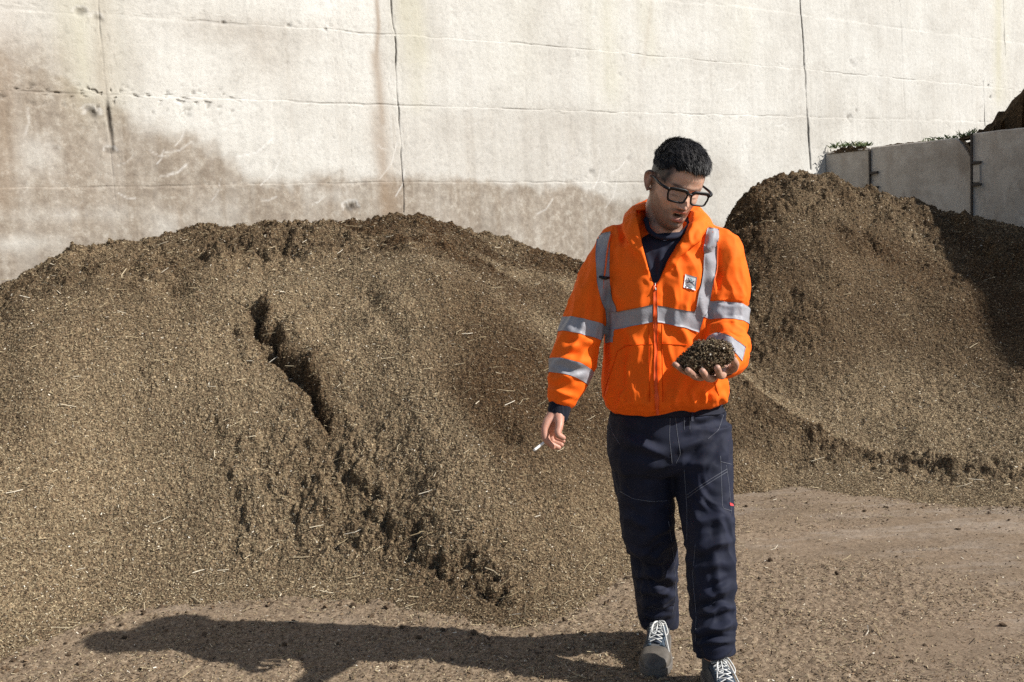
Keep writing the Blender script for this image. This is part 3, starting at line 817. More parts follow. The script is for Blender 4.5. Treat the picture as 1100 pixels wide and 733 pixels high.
def fuse(parts, voxel, smooth_it=4, smooth_f=.5):
    V, F = join_parts(parts)
    me = pymesh("tmp", V, F)
    bm = bmesh.new(); bm.from_mesh(me); 
    bmesh.ops.recalc_face_normals(bm, faces=bm.faces); bm.to_mesh(me); bm.free()
    o = bpy.data.objects.new("tmp", me); COL.objects.link(o)
    m = o.modifiers.new("r", 'REMESH'); m.mode = 'VOXEL'; m.voxel_size = voxel
    if smooth_it:
        s = o.modifiers.new("s", 'SMOOTH'); s.factor = smooth_f; s.iterations = smooth_it
    dg = bpy.context.evaluated_depsgraph_get()
    ev = o.evaluated_get(dg); m2 = bpy.data.meshes.new_from_object(ev)
    bpy.data.objects.remove(o); bpy.data.meshes.remove(me)
    n = len(m2.vertices); co = np.empty(n * 3, dtype=np.float32); m2.vertices.foreach_get("co", co)
    no = np.empty(n * 3, dtype=np.float32); m2.vertices.foreach_get("normal", no)
    nf = len(m2.polygons)
    lv = np.empty(len(m2.loops), dtype=np.int32); m2.loops.foreach_get("vertex_index", lv)
    F = lv.reshape(-1, 4) if len(lv) == nf * 4 else None
    if F is None: F = [tuple(p.vertices) for p in m2.polygons]
    bpy.data.meshes.remove(m2)
    return co.reshape(-1, 3).astype(float), no.reshape(-1, 3).astype(float), F
def wear(name, V, F, mat, parent, attrs=None, smooth=True):
    V = np.asarray(V, float) - ORG
    if isinstance(F, np.ndarray): return arr_mesh(name, V, F, mat, smooth=smooth, parent=parent, attrs=attrs)
    me = pymesh(name, V, F)
    for p in me.polygons: p.use_smooth = smooth
    me.materials.append(mat)
    return link(bpy.data.objects.new(name, me), parent)
def tube(pts, r, n=8, smooth=3, dens=5):
    pts = np.array(pts, float); t = np.linspace(0, 1, len(pts)); tt = np.linspace(0, 1, dens * len(pts))
    C = np.stack([np.interp(tt, t, pts[:, i]) for i in range(3)], 1)
    for _ in range(smooth): C[1:-1] = (C[:-2] + 2 * C[1:-1] + C[2:]) / 4
    R = np.full(len(C), r) if np.isscalar(r) else np.interp(tt, np.linspace(0, 1, len(r)), r)
    return loft(C, R, R, ring_up=[.3, .9, .31], n=n)
def laplace(V, F, w, it=3):
    E = np.concatenate([F[:, [0, 1]], F[:, [1, 2]], F[:, [2, 3]], F[:, [3, 0]]])
    for _ in range(it):
        acc = np.zeros_like(V); cnt = np.zeros(len(V))
        for k in range(3): acc[:, k] = np.bincount(E[:, 0], V[E[:, 1], k], len(V)) + np.bincount(E[:, 1], V[E[:, 0], k], len(V))
        cnt = np.bincount(E[:, 0], minlength=len(V)) + np.bincount(E[:, 1], minlength=len(V))
        V = V + w[:, None] * (acc / cnt[:, None] - V)
    return V
def normals(V, F):
    n = np.cross(V[F[:, 2]] - V[F[:, 0]], V[F[:, 3]] - V[F[:, 1]])
    N = np.zeros_like(V)
    for j in range(4):
        for k in range(3): N[:, k] += np.bincount(F[:, j], n[:, k], len(V))
    return N / np.maximum(np.linalg.norm(N, axis=1), 1e-12)[:, None]
def folds(V, N, lst, scale=1.0):
    """soft cloth ridges: each (x0,y0,x1,y1,width_px,amp_m) seen from the front, only where the cloth faces forward"""
    px, py = proj(V); face = sstep(-.2, .3, -N[:, 1])
    D = np.zeros(len(V))
    wx = px + 2.5 * n3(V[:, 0] * 25, V[:, 1] * 25, V[:, 2] * 25); wy = py + 2.5 * n3(V[:, 0] * 25 + 9, V[:, 1] * 25, V[:, 2] * 25)
    for x0, y0, x1, y1, w, a in lst:
        dx, dy = x1 - x0, y1 - y0; l2 = dx * dx + dy * dy
        t = np.clip(((wx - x0) * dx + (wy - y0) * dy) / l2, 0, 1)
        qx = wx - x0 - t * dx; qy = wy - y0 - t * dy
        d = np.hypot(qx, qy); s = np.sign(qx * dy - qy * dx)
        taper = np.sin(np.pi * np.clip(t * .8 + .1, 0, 1))
        ww = w * np.where(s > 0, .75, 1.3)
        D += a * taper * np.exp(-(d / ww) ** 2) - a * .45 * taper * np.exp(-((d - 1.9 * w) / w) ** 2)
    return D * face * scale

# ---- cloth and skin materials
def cloth(name, col, weave=900, rough=.85, fuzz=.15, var=.12):
    t = NT(name, rough)
    a = tuple(v * (1 - var) for v in col); b = tuple(min(1, v * (1 + var)) for v in col)
    t.color(t.ramp(t.noise(14, 4, .6), [(.3, a), (.7, b)]))
    t.b.inputs["Sheen Weight"].default_value = fuzz; t.b.inputs["Sheen Roughness"].default_value = .5
    t.normal(t.bump(t.math('ADD', t.noise(weave, 2, .6), t.math('MULTIPLY', t.noise(60, 3, .6), 1.2)), .12, .003))
    return t
M_orange = cloth("orange_fleece", (1.0, .145, .003), fuzz=.0, var=.05, rough=.8).m
t = cloth("navy_twill", (.014, .017, .030), fuzz=.02, rough=.8, var=.25)
dust = t.ramp(t.noise(9, 5, .7), [(.56, 0.), (.78, .35)])
t.color(t.mix(dust, t.ramp(t.noise(14, 4, .6), [(.3, (.0055, .008, .020)), (.7, (.011, .014, .034))]), (.06, .057, .060)))
M_navy = t.m
M_knit = cloth("navy_knit", (.010, .012, .022), fuzz=.02, rough=.9).m
M_tee = cloth("navy_jersey", (.012, .015, .032), fuzz=.02, rough=.85).m
t = NT("reflective_tape", .5); t.color(t.ramp(t.noise(30, 4, .6), [(.3, (.26, .26, .285)), (.7, (.34, .34, .365))])); t.b.inputs["Metallic"].default_value = 0
t.normal(t.bump(t.noise(26, 4, .6), .35, .008)); M_tape = t.m
t = NT("skin", .48); t.b.inputs["Specular IOR Level"].default_value = .4
sk = t.ramp(t.noise(45, 5, .65), [(.3, (.56, .325, .23)), (.7, (.66, .42, .31))])
sk = t.mix(t.attr("red"), sk, (.40, .165, .115))
st = t.ramp(t.noise(420, 3, .7), [(.35, 1.), (.65, .55)])
sk = t.mix(t.math('MULTIPLY', t.attr("beard"), st), sk, (.055, .034, .025))
sk = t.mix(t.attr("lip"), sk, (.40, .13, .10)); sk = t.mix(t.attr("dark"), sk, (.022, .012, .010))
t.color(sk); t.b.inputs["Subsurface Weight"].default_value = .12; t.b.inputs["Subsurface Scale"].default_value = .01
t.b.inputs["Subsurface Radius"].default_value = (1, .35, .2)
t.normal(t.bump(t.noise(260, 3, .6), .12, .002)); M_skin = t.m
t = NT("black_hair", .45); t.color(t.ramp(t.attr("tone"), [(0, (.008, .0075, .008)), (1, (.085, .078, .074))])); t.b.inputs["Specular IOR Level"].default_value = .25; M_hair = t.m
def plain(name, col, rough=.5, spec=.5, metal=0):
    t = NT(name, rough); t.color(t.ramp(t.noise(35, 4, .6), [(.3, tuple(v * .85 for v in col)), (.7, tuple(min(1, v * 1.12) for v in col))])); t.b.inputs["Specular IOR Level"].default_value = spec; t.b.inputs["Metallic"].default_value = metal
    return t.m
M_blackpl = plain("black_plastic", (.007, .007, .008), .38, .35)
M_cord = plain("orange_cord", (.85, .13, .015), .7)
M_lace = plain("pale_lace", (.62, .62, .60), .8, .2)
M_zip = plain("orange_zip", (.80, .09, .008), .5)
M_seam = plain("seam_thread", (.16, .17, .20), .8, .2)
M_seam_or = plain("orange_seam", (.72, .085, .005), .9, .1)

# ---- head
HS = 1.055
yaw, pit, rol = math.radians(13), math.radians(24), math.radians(12)
fw = np.array([math.sin(yaw) * math.cos(pit), -math.cos(yaw) * math.cos(pit), -math.sin(pit)])
u0 = np.array([0, 0, 1.]) - fw[2] * fw; u0 /= np.linalg.norm(u0); r0 = np.cross(u0, fw)
hu = u0 * math.cos(rol) + r0 * math.sin(rol); hr_ = r0 * math.cos(rol) - u0 * math.sin(rol)
HC = P(725.5, 198.5, 3.075)
HM = np.stack([hr_, -fw, hu], 1)             # local x = across, y = backwards, z = up
def hw(v): return HC + HS * (np.asarray(v, float) @ HM.T)
def hl_(v): return ((np.asarray(v) - HC) @ HM) / HS
ZL = np.array([-.150, -.128, -.118, -.108, -.095, -.080, -.062, -.045, -.025, 0, .02, .045, .07, .09, .105, .115, .121])
FR = np.array([.015, .045, .066, .078, .085, .084, .083, .082, .083, .082, .087, .088, .078, .062, .043, .025, .006])
BK = np.array([.000, .000, .004, .010, .020, .034, .052, .070, .086, .098, .103, .104, .097, .083, .063, .040, .010])
HWD = np.array([.012, .022, .028, .035, .042, .050, .0575, .063, .0675, .070, .070, .0695, .065, .057, .044, .029, .008])
def head_shape(nz=150, na=200, grow=0.0, feat=True):
    # even spacing along the profile so that the top is not starved
    zz = np.concatenate([np.linspace(-.150, .09, int(nz * .72), endpoint=False), .121 - .031 * (1 - np.sin(np.linspace(0, math.pi / 2, nz - int(nz * .72)))) ])
    ang = np.linspace(0, 2 * np.pi, na, endpoint=False)
    Z = zz[:, None] * np.ones((1, na)); A = ang[None, :] * np.ones((len(zz), 1))
    def smi(F_): return (np.interp(Z - .004, ZL, F_) + 2 * np.interp(Z, ZL, F_) + np.interp(Z + .004, ZL, F_)) / 4
    f, b, w = smi(FR), smi(BK), smi(HWD)
    c, s = np.cos(A), np.sin(A)
    e = 2 / 2.25
    X = np.sign(c) * np.abs(c) ** e * w
    sy = np.sign(s) * np.abs(s) ** e
    Y = np.where(s > 0, sy * b, sy * f)
    if feat:
        fr = sstep(0.0, .5, -s)
        g = lambda x0, z0, sx, sz: np.exp(-((X - x0) / sx) ** 2 - ((Z - z0) / sz) ** 2)
        g2 = lambda x0, z0, sx, sz: g(x0, z0, sx, sz) + g(-x0, z0, sx, sz)
        d = np.zeros_like(X)
        zt = np.clip((.004 - Z) / .040, 0, 1)                       # 0 at the root, 1 at the tip
        prof = .0065 + .0215 * zt ** 1.15
        belown = sstep(-.0475, -.037, Z); above = 1 - sstep(.0, .018, Z)
        d += prof * np.exp(-(X / (.0075 + .0035 * zt)) ** 2) * belown * above
        d += .0085 * g2(.0125, -.037, .0062, .0075)                 # nostril wings
        d -= .0125 * g2(.031, .000, .0155, .0105)                   # eye sockets
        d += .0068 * g2(.031, -.004, .0120, .0082)                  # lids
        d += .0045 * g2(.030, .017, .019, .0055) + .003 * g(0, .02, .016, .008)   # brow ridge
        d += .0050 * g2(.044, -.026, .014, .012)                    # cheekbones
        d -= .0045 * g2(.043, -.060, .013, .017)                    # hollow cheeks
        d -= .0020 * g2(.022, -.048, .004, .010)
        d += .0065 * g(0, -.0535, .019, .0042) + .0040 * g(0, -.057, .009, .004)   # upper lip
        d += .0075 * g(0, -.0795, .016, .0048)                       # lower lip
        d -= .0190 * g(0, -.0665, .0155, .0068)                     # the open mouth
        d -= .0040 * g(0, -.088, .018, .0045)
        d += .0060 * g(0, -.103, .016, .0095)                       # chin
        d -= .0020 * g(0, -.047, .0035, .006)
        Y = Y - d * fr
        X = X + (.003 * np.sign(X)) * np.exp(-((Z + .078) / .018) ** 2) * sstep(.0, .6, s * .5 + .5) * 0
    V = np.stack([X, Y, Z], 2)
    if grow:
        r = V - np.array([0, .005, .01]); V = V + grow * r / np.linalg.norm(r, axis=2)[..., None]
    return V, zz, ang
Hv, hz, ha = head_shape()
nz_, na_ = Hv.shape[:2]
Fh = [(i * na_ + j, i * na_ + (j + 1) % na_, (i + 1) * na_ + (j + 1) % na_, (i + 1) * na_ + j) for i in range(nz_ - 1) for j in range(na_)]
Fh.append(tuple(range(na_))[::-1]); Fh.append(tuple(range((nz_ - 1) * na_, nz_ * na_)))
head_part = (hw(Hv.reshape(-1, 3)), Fh)
parts = [head_part]
for sx in (-1, 1):                                                   # ears: a rim round a hollow
    R = HM
    rim = [(sx * .0745, .012, .020), (sx * .083, .020, .022), (sx * .088, .030, .012), (sx * .086, .030, -.006), (sx * .079, .020, -.024), (sx * .0735, .010, -.033)]
    V_, F_ = tube([hw(p) for p in rim], [.0045 * HS, .005 * HS, .0055 * HS, .005 * HS, .006 * HS, .0065 * HS], n=10); parts.append((V_, F_))
    parts.append(ellipsoid(hw((sx * .077, .018, -.004)), (.006 * HS, .014 * HS, .024 * HS), HM))
    0 and parts.append(tube([hw((sx * .0735, .006, -.004)), hw((sx * .077, .004, -.010)), hw((sx * .0745, .006, -.018))], .0035 * HS, n=8))
nb0 = hw((0, .022, -.06)); nb1 = P(714, 262, 3.15)
neck = [hw((0, .034, -.02)), hw((0, .036, -.085)), P(713, 240, 3.13), P(715, 258, 3.15), P(715, 280, 3.16)]
parts.append(loft(neck, [.050, .053, .056, .066, .09], [.058, .058, .060, .066, .08], ring_up=[0, 1, 0]))
# trunk and limbs under the clothes
parts.append(loft([P(715, 262, 3.16), P(714, 275, 3.16), P(712, 310, 3.17), P(712, 360, 3.19), P(714, 420, 3.21), P(717, 460, 3.22), P(719, 490, 3.22)],
                  [.10, .155, .16, .14, .15, .165, .14], [.06, .085, .10, .095, .10, .11, .10], axis='z'))
armR = [P(661, 274, 3.17), P(642, 305, 3.17), P(622, 372, 3.13), P(608, 415, 3.09), P(602, 436, 3.07), P(599, 447, 3.06)]
armL = [P(770, 274, 3.16), P(780, 310, 3.14), P(783, 366, 3.09), P(782, 384, 2.97), P(779, 391, 2.88), P(772, 394, 2.83)]
parts.append(chain(armR, [.058, .052, .043, .036, .029, .029]))
parts.append(chain(armL, [.058, .052, .043, .038, .030, .028]))
legR_c = [P(688, 470, 3.24), P(690, 520, 3.24), P(697, 575, 3.22), P(702, 620, 3.27), P(706, 665, 3.33), P(705, 690, 3.35)]
legL_c = [P(750, 470, 3.20), P(757, 520, 3.14), P(763, 575, 3.06), P(765, 625, 3.02), P(767, 680, 2.97), P(767, 705, 2.97)]
parts.append(chain(legR_c, [.085, .078, .056, .050, .036, .036])); parts.append(chain(legL_c, [.085, .078, .056, .050, .036, .036]))
# his right hand, hanging, thumb side to the viewer, fingers curled
parts.append(chain([P(599.5, 438, 3.067), P(597.5, 447, 3.065), P(594.5, 454, 3.07), P(592, 461, 3.075)], [.027, .032, .033, .022], .8))
parts.append(chain([P(594.5, 446, 3.055), P(587.5, 454, 3.035), P(584.5, 462, 3.02), P(585.5, 472, 3.01), P(594, 480.5, 3.02)], [.018, .0145, .0112, .0102, .0088]))
parts.append(chain([P(591, 451, 3.055), P(586, 464, 3.05), P(589, 476, 3.045), P(600, 481, 3.05)], [.012, .0108, .0100, .0088]))
parts.append(chain([P(594, 451, 3.075), P(590, 464, 3.08), P(593, 475, 3.08), P(603, 478, 3.07)], [.012, .0105, .0096, .0085]))
parts.append(chain([P(597, 451, 3.09), P(595, 463, 3.10), P(598, 472, 3.10), P(605, 474, 3.09)], [.011, .0095, .0088, .0078]))
parts.append(chain([P(599.5, 444, 3.06), P(601, 457, 3.015), P(598.5, 467, 2.995), P(605, 470.5, 3.0)], [.021, .0135, .0110, .0088]))
# his left hand, palm up under the handful of compost
parts.append(chain([P(779, 391, 2.87), P(772, 396, 2.81), P(762, 399, 2.79)], [.028, .026, .022], .9))
parts.append(ellipsoid(P(763, 399, 2.79), (.042, .040, .016)))
FG = {'i': [P(777, 398, 2.80), P(776, 404, 2.755), P(773, 403.5, 2.715), P(770.5, 395.5, 2.69)],
      'm': [P(770, 401, 2.80), P(765, 407, 2.75), P(760, 406.5, 2.705), P(754.5, 399, 2.685)],
      'r': [P(762, 401, 2.81), P(753, 406, 2.76), P(746, 404.5, 2.715), P(739, 398, 2.695)],
      'p': [P(757, 399, 2.83), P(744, 402, 2.78), P(734, 398.5, 2.745), P(725, 391.5, 2.73)]}
parts.append(chain(FG['i'], [.0125, .0115, .0105, .0100])); parts.append(chain(FG['m'], [.0125, .0115, .0105, .0100]))
parts.append(chain(FG['r'], [.0120, .0110, .0100, .0092])); parts.append(chain(FG['p'], [.0110, .0100, .0088, .0080]))
parts.append(chain([P(781, 397, 2.84), P(788, 396, 2.80), P(790, 391, 2.765), P(787, 386, 2.75)], [.016, .0135, .0120, .0112]))
Vb, Nb, Fb = fuse(parts, .0024, 2, .5)
L = hl_(Vb)
isH = (L[:, 2] > -.16) & (np.abs(L[:, 0]) < .11) & (np.abs(L[:, 1]) < .13)
x, y, z = L[:, 0], L[:, 1], L[:, 2]
front = sstep(.0, .03, -y)
gg = lambda x0, z0, sx, sz: np.exp(-((np.abs(x) - x0) / sx) ** 2 - ((z - z0) / sz) ** 2)
nn = n3(Vb[:, 0] * 90, Vb[:, 1] * 90, Vb[:, 2] * 90)
mouthcut = np.exp(-(x / .024) ** 4 - ((z + .066) / .0125) ** 4)
bd = sstep(-.030, -.052, z + .018 * sstep(.05, .02, np.abs(x)) * 0 + .012 * nn - .55 * np.maximum(np.abs(x) - .045, 0)) * (1 - sstep(-.150, -.122, -z * -1) * 0)
side_b = sstep(.050, .062, np.abs(x)) * sstep(.03, -.01, z) * sstep(.022, .008, y) * sstep(-.030, -.008, y)       # sideburn strip
bd = np.clip(np.maximum(bd * sstep(.045, .02, y), side_b), 0, 1) * (1 - mouthcut) * sstep(-.135, -.115, z)
cheek = np.exp(-((np.abs(x) - .036) / .020) ** 2 - ((z + .040) / .016) ** 2)
bd = bd * (1 - .8 * cheek)
bd = bd * (.85 + .55 * gg(0, -.051, .028, .007) + .5 * gg(0, -.1, .024, .018))
lip = front * np.clip(np.exp(-(x / .021) ** 4 - ((z + .0555) / .0046) ** 4) + np.exp(-(x / .018) ** 4 - ((z + .0795) / .0052) ** 4), 0, 1)
dk = front * np.exp(-(x / .0175) ** 4 - ((z + .0672) / .0058) ** 4)
dk = np.maximum(dk, front * .85 * gg(.031, -.0100, .0125, .0016))                           # lash line of the lowered lids
brow = front * np.exp(-((np.abs(x) - .031) / .019) ** 4 - ((z - .0175 - .004 * np.cos((np.abs(x) - .036) * 60)) / .0042) ** 2)
dk = np.maximum(dk, np.clip(brow * (.8 + .5 * nn), 0, .85)); dk = np.maximum(dk, front * .7 * gg(.0075, -.0445, .0035, .002))
fade = sstep(.000, .034, z + .008 * nn) * sstep(.030, .052, np.abs(x)) * sstep(-.075, -.045, y) + sstep(-.06, -.03, z) * sstep(.02, .05, y)
hairsh = np.clip(fade, 0, 1) * 1.0
dk = np.maximum(dk, np.clip(fade, 0, 1) * (.88 + .4 * nn))
PXb, PYb = proj(Vb)
red = np.where(PXb < 640, .62, 0) + np.where((PYb > 370) & (PXb > 715), .25, 0)
dirt = np.where((PYb > 370) & (PXb > 715), .25 + .45 * sstep(-.1, .5, n3(Vb[:, 0] * 120, Vb[:, 1] * 120, Vb[:, 2] * 120)), 0)
red = red + isH * (.35 * gg(0, -.035, .012, .010) + .25 * gg(.045, -.025, .015, .012) + .45 * (np.abs(x) > .076))
zero = np.zeros(len(Vb))
beard = np.where(isH, np.maximum(bd, hairsh), 0)
M_b = Vb - ORG
person = arr_mesh("person", M_b, Fb, M_skin, attrs={"beard": np.clip(beard, 0, 1), "lip": np.where(isH, lip, 0), "dark": np.where(isH, dk, dirt * .55), "red": np.clip(red, 0, 1)})
person.location = tuple(ORG)
tag(person, "man in an orange hi-vis jacket and navy work trousers, looking down at his palm", "person")

# teeth
wear("teeth", *loft([hw((-.012, -.068, -.0600)), hw((-.006, -.0735, -.0600)), hw((0, -.075, -.0600)), hw((.006, -.0735, -.0600)), hw((.012, -.068, -.0600))], [.0028] * 5, [.003] * 5, ring_up=hu, n=10), plain("teeth_enamel", (.62, .56, .46), .3), person)

# ---- hair: a cap of thickness plus many short strands
rs = np.random.RandomState(3)
Gv, gz_, ga = head_shape(nz=120, na=180, grow=0.0, feat=False)
X, Y, Z = Gv[..., 0], Gv[..., 1], Gv[..., 2]
def hair_depth(X, Y, Z):
    hl0 = np.where(Y < -.045, .066 - .25 * np.maximum(-.045 - Y, 0) * 0, np.interp(Y, [-.09, -.045, -.02, .01, .03, .06, .1], [.058, .057, .040, .016, .004, -.025, -.055]))
    hl0 = hl0 + .010 * fbm(X * 60, Y * 60, 1, 3, seed=5)
    m = sstep(0, .008, Z - hl0)
    th = .0020 + .0080 * sstep(.045, .090, Z) + .005 * sstep(.05, .09, Z) * sstep(.02, -.06, Y)
    return m * th
hd = hair_depth(X, Y, Z)
nrm = Gv - np.array([0, .005, .02]); nrm /= np.linalg.norm(nrm, axis=2)[..., None]
tn = .5 * fbm((ga[None, :] * 3 + 0 * Z), Z * 20, 1, 2, seed=9)
cap = Gv + nrm * (hd * (.80 + .10 * tn) - .0012)[..., None]
keep = (hd > .0015).ravel()
fc = np.array([f for f in [(i * 180 + j, i * 180 + (j + 1) % 180, (i + 1) * 180 + (j + 1) % 180, (i + 1) * 180 + j) for i in range(len(gz_) - 1) for j in range(180)]])
fc = fc[keep[fc].any(axis=1)]
topc = len(cap.reshape(-1, 3)) - 180 + np.arange(0, 180)
CV = np.concatenate([cap.reshape(-1, 3), [cap[-1].mean(axis=0)]])
tri = np.stack([topc, np.roll(topc, -1), np.full(180, len(CV) - 1), np.full(180, len(CV) - 1)], 1)[:, :3]
used = np.zeros(len(CV), bool); used[fc.ravel()] = True; used[tri.ravel()] = True
rm = np.cumsum(used) - 1
capV = hw(CV[used]); capF = [tuple(rm[f]) for f in fc] + [tuple(rm[f]) for f in tri]
ns = 20000
w = (hd > .002) * np.linalg.norm(np.cross(np.gradient(Gv, axis=0), np.gradient(Gv, axis=1)), axis=2)
idx = rs.choice(w.size, ns, p=(w / w.sum()).ravel()); 
root = Gv.reshape(-1, 3)[idx] + rs.normal(0, .0012, (ns, 3)); nr = nrm.reshape(-1, 3)[idx]; ln = hd.ravel()[idx]
zz = root[:, 2]
comb = np.stack([.25 + 0 * zz, -1.0 + 0 * zz, 0 * zz - .05], 1) * (sstep(.05, .09, zz))[:, None] + np.array([0, .25, -.8]) * (1 - sstep(.05, .09, zz))[:, None]
clump = np.stack([n3(root[:, 0] * 90, root[:, 1] * 90, root[:, 2] * 90 + k * 7) for k in range(3)], 1)
tanc = comb - (comb * nr).sum(1)[:, None] * nr; tanc /= np.linalg.norm(tanc, axis=1)[:, None] + 1e-9
tanc = tanc + clump * .22 + rs.normal(0, .10, (ns, 3))
topk = sstep(.055, .09, zz)
hl1 = (.0035 + .0085 * topk) * (.6 + .8 * rs.rand(ns))
d1 = tanc + nr * .3
a = root + nr * (ln * .45)[:, None]; b = root + nr * (ln * (.95 + .25 * rs.rand(ns)))[:, None] + tanc * hl1[:, None]
c = b + tanc * hl1[:, None] * .9 - nr * (.0012 + .0015 * topk)[:, None]
sd_ = np.cross(d1, nr + rs.normal(0, .5, (ns, 3))); sd_ /= np.linalg.norm(sd_, axis=1)[:, None] + 1e-9
wd = .0009
SV = np.stack([a - sd_ * wd, a + sd_ * wd, b + sd_ * wd * .8, b - sd_ * wd * .8, c], 1).reshape(-1, 3)
i5 = np.arange(ns) * 5
SF = [(int(i), int(i + 1), int(i + 2), int(i + 3)) for i in i5] + [(int(i + 3), int(i + 2), int(i + 4)) for i in i5]
HV = np.concatenate([capV, hw(SV)]); HF = capF + [tuple(k + len(capV) for k in f) for f in SF]
ho = wear("hair", HV, HF, M_hair, person)
tone = np.concatenate([np.full(len(capV), .05), np.repeat(np.clip(.5 * rs.rand(ns) ** 1.5 + .5 * np.clip(n3(root[:, 0] * 160, root[:, 1] * 25, root[:, 2] * 60) + .3, 0, 1), 0, 1), 5)])
at = ho.data.attributes.new("tone", 'FLOAT', 'POINT'); at.data.foreach_set("value", tone.astype(np.float32))

# ---- glasses
GS = 1.13
def gw(v):
    v = np.asarray(v, float); k = np.array([1.0 if abs(v[1]) < .05 else GS, 1, GS]); return hw(v * k + np.array([.0, -.001, .003]))
gl = empty("glasses", (0, 0, 0)); gl.parent = person
def rim_pts(cx, k=36):
    out = []
    for i in range(k):
        a_ = 2 * math.pi * i / k
        ex = 2 / 4.6
        c_, s_ = math.cos(a_), math.sin(a_)
        x_ = cx + .0255 * np.sign(c_) * abs(c_) ** ex; z_ = -.004 + .0165 * np.sign(s_) * abs(s_) ** ex
        if s_ < 0: x_ = cx + (x_ - cx) * .90
        y_ = -.103 + 2.4 * (x_ * x_)
        out.append((x_, y_, z_))
    return out
fparts = []
for sx in (-1, 1):
    pts = [gw(p) for p in rim_pts(sx * .0315)]
    Vr = []; k = len(pts)
    for i in range(k):
        tdir = pts[(i + 1) % k] - pts[i - 1]; tdir /= np.linalg.norm(tdir); o1 = np.cross(tdir, -fw); o1 /= np.linalg.norm(o1)
        top_ = 1.7 if math.sin(2 * math.pi * i / k) > .3 else 1.0
        for j in range(8):
            a_ = 2 * math.pi * j / 8
            Vr.append(pts[i] + o1 * math.cos(a_) * .0031 * HS * top_ + fw * math.sin(a_) * .0026 * HS)
    Fr = [(i * 8 + j, i * 8 + (j + 1) % 8, ((i + 1) % k) * 8 + (j + 1) % 8, ((i + 1) % k) * 8 + j) for i in range(k) for j in range(8)]
    fparts.append((np.array(Vr), Fr))
    fparts.append(tube([gw((sx * .057, -.096, .008)), gw((sx * .068, -.086, .010)), gw((sx * .074, -.06, .010)), gw((sx * .078, .005, .010)), gw((sx * .080, .022, .0)), gw((sx * .079, .030, -.012))], [.0052, .0050, .0042, .0034, .0030, .0026], n=8, dens=4))
fparts.append(tube([gw((-.0075, -.1035, .004)), gw((0, -.1055, .006)), gw((.0075, -.1035, .004))], .0036, n=8))
wear("frame", *join_parts(fparts), M_blackpl, gl)
t = NT("lens_glass", .03); t.b.inputs["Base Color"].default_value = (.95, .95, .95, 1); t.b.inputs["Transmission Weight"].default_value = 1; t.b.inputs["IOR"].default_value = 1.06
tr = t.n("ShaderNodeBsdfTransparent"); tr.inputs[0].default_value = (.94, .945, .95, 1); mx = t.n("ShaderNodeMixShader"); gls = t.n("ShaderNodeBsdfGlossy"); gls.inputs["Roughness"].default_value = .04
mx.inputs[0].default_value = .045; t.l(tr.outputs[0], mx.inputs[1]); t.l(gls.outputs[0], mx.inputs[2]); t.l(mx.outputs[0], t.t.nodes["Material Output"].inputs["Surface"])
for sx in (-1, 1):
    pts = [gw(p) for p in rim_pts(sx * .0315)]
    wear("lens", np.array(pts + [np.mean(pts, axis=0) + fw * .001]), [(i, (i + 1) % 36, 36) for i in range(36)], t.m, gl)

# ---- T-shirt
rings = [(716, 250, 3.145, 22, .072), (716, 258, 3.15, 40, .09), (715, 268, 3.155, 54, .104), (714, 290, 3.16, 58, .118), (712, 320, 3.17, 58, .128), (711, 350, 3.18, 57, .132)]
def px2m(hwpx, Y): return hwpx / FOC * Y
Vt, Nt, Ft = fuse([loft([P(a, b, c) for a, b, c, d, e in rings], [px2m(d, c) for a, b, c, d, e in rings], [e for *_, e in rings], axis='z', flat=2.3, n=40)], .005, 3)
Dt = folds(Vt, Nt, [(690, 262, 703, 300, 3, .004), (722, 262, 708, 300, 3, .004), (700, 258, 725, 262, 2.5, .003), (712, 262, 709, 305, 3, .005)])
Vt = Vt + Nt * Dt[:, None]
wear("t_shirt", Vt, Ft, M_tee, person)
nk = [P(694, 236, 3.10), P(696, 246, 3.075), P(703, 253, 3.055), P(713, 256, 3.045), P(725, 255, 3.05), P(735, 249, 3.08), P(741, 241, 3.12), P(738, 235, 3.18), P(716, 231, 3.235), P(697, 232, 3.18), P(693.5, 237, 3.10)]
wear("neckline", *tube(nk, .0075, n=10), M_tee, person)

# ---- jacket
rings = [(716, 240, 3.17, 30, .080), (716, 249, 3.165, 46, .098), (715, 262, 3.16, 60, .115), (714, 285, 3.16, 64, .128), (712, 320, 3.17, 63, .138), (711, 355, 3.18, 62, .142), (711, 390, 3.18, 64, .147), (713, 412, 3.18, 68, .154), (714, 425, 3.18, 68.5, .152), (714, 433, 3.19, 65, .140), (714, 437.5, 3.20, 60, .124)]
jp = [loft([P(a, b, c) for a, b, c, d, e in rings], [px2m(d, c) for a, b, c, d, e in rings], [e for *_, e in rings], axis='z', flat=2.5, n=56)]
jp.append(chain([P(690, 252, 3.17), P(664, 264, 3.17)], [.060, .072])); jp.append(chain([P(742, 252, 3.16), P(772, 266, 3.16)], [.060, .070]))
armRj = [P(663, 270, 3.17), P(646, 298, 3.17), P(633, 332, 3.155), P(622, 368, 3.13), P(616, 390, 3.11), P(610, 410, 3.095), P(605, 424, 3.085)]
jp.append(chain(armRj, [.074, .074, .070, .073, .074, .064, .050], .95))
armLj = [P(775, 270, 3.155), P(782, 300, 3.14), P(781, 335, 3.12), P(780, 362, 3.085), P(781, 377, 3.02), P(780, 388, 2.93), P(779, 392, 2.895)]
jp.append(chain(armLj, [.074, .075, .074, .072, .068, .056, .042], .95))
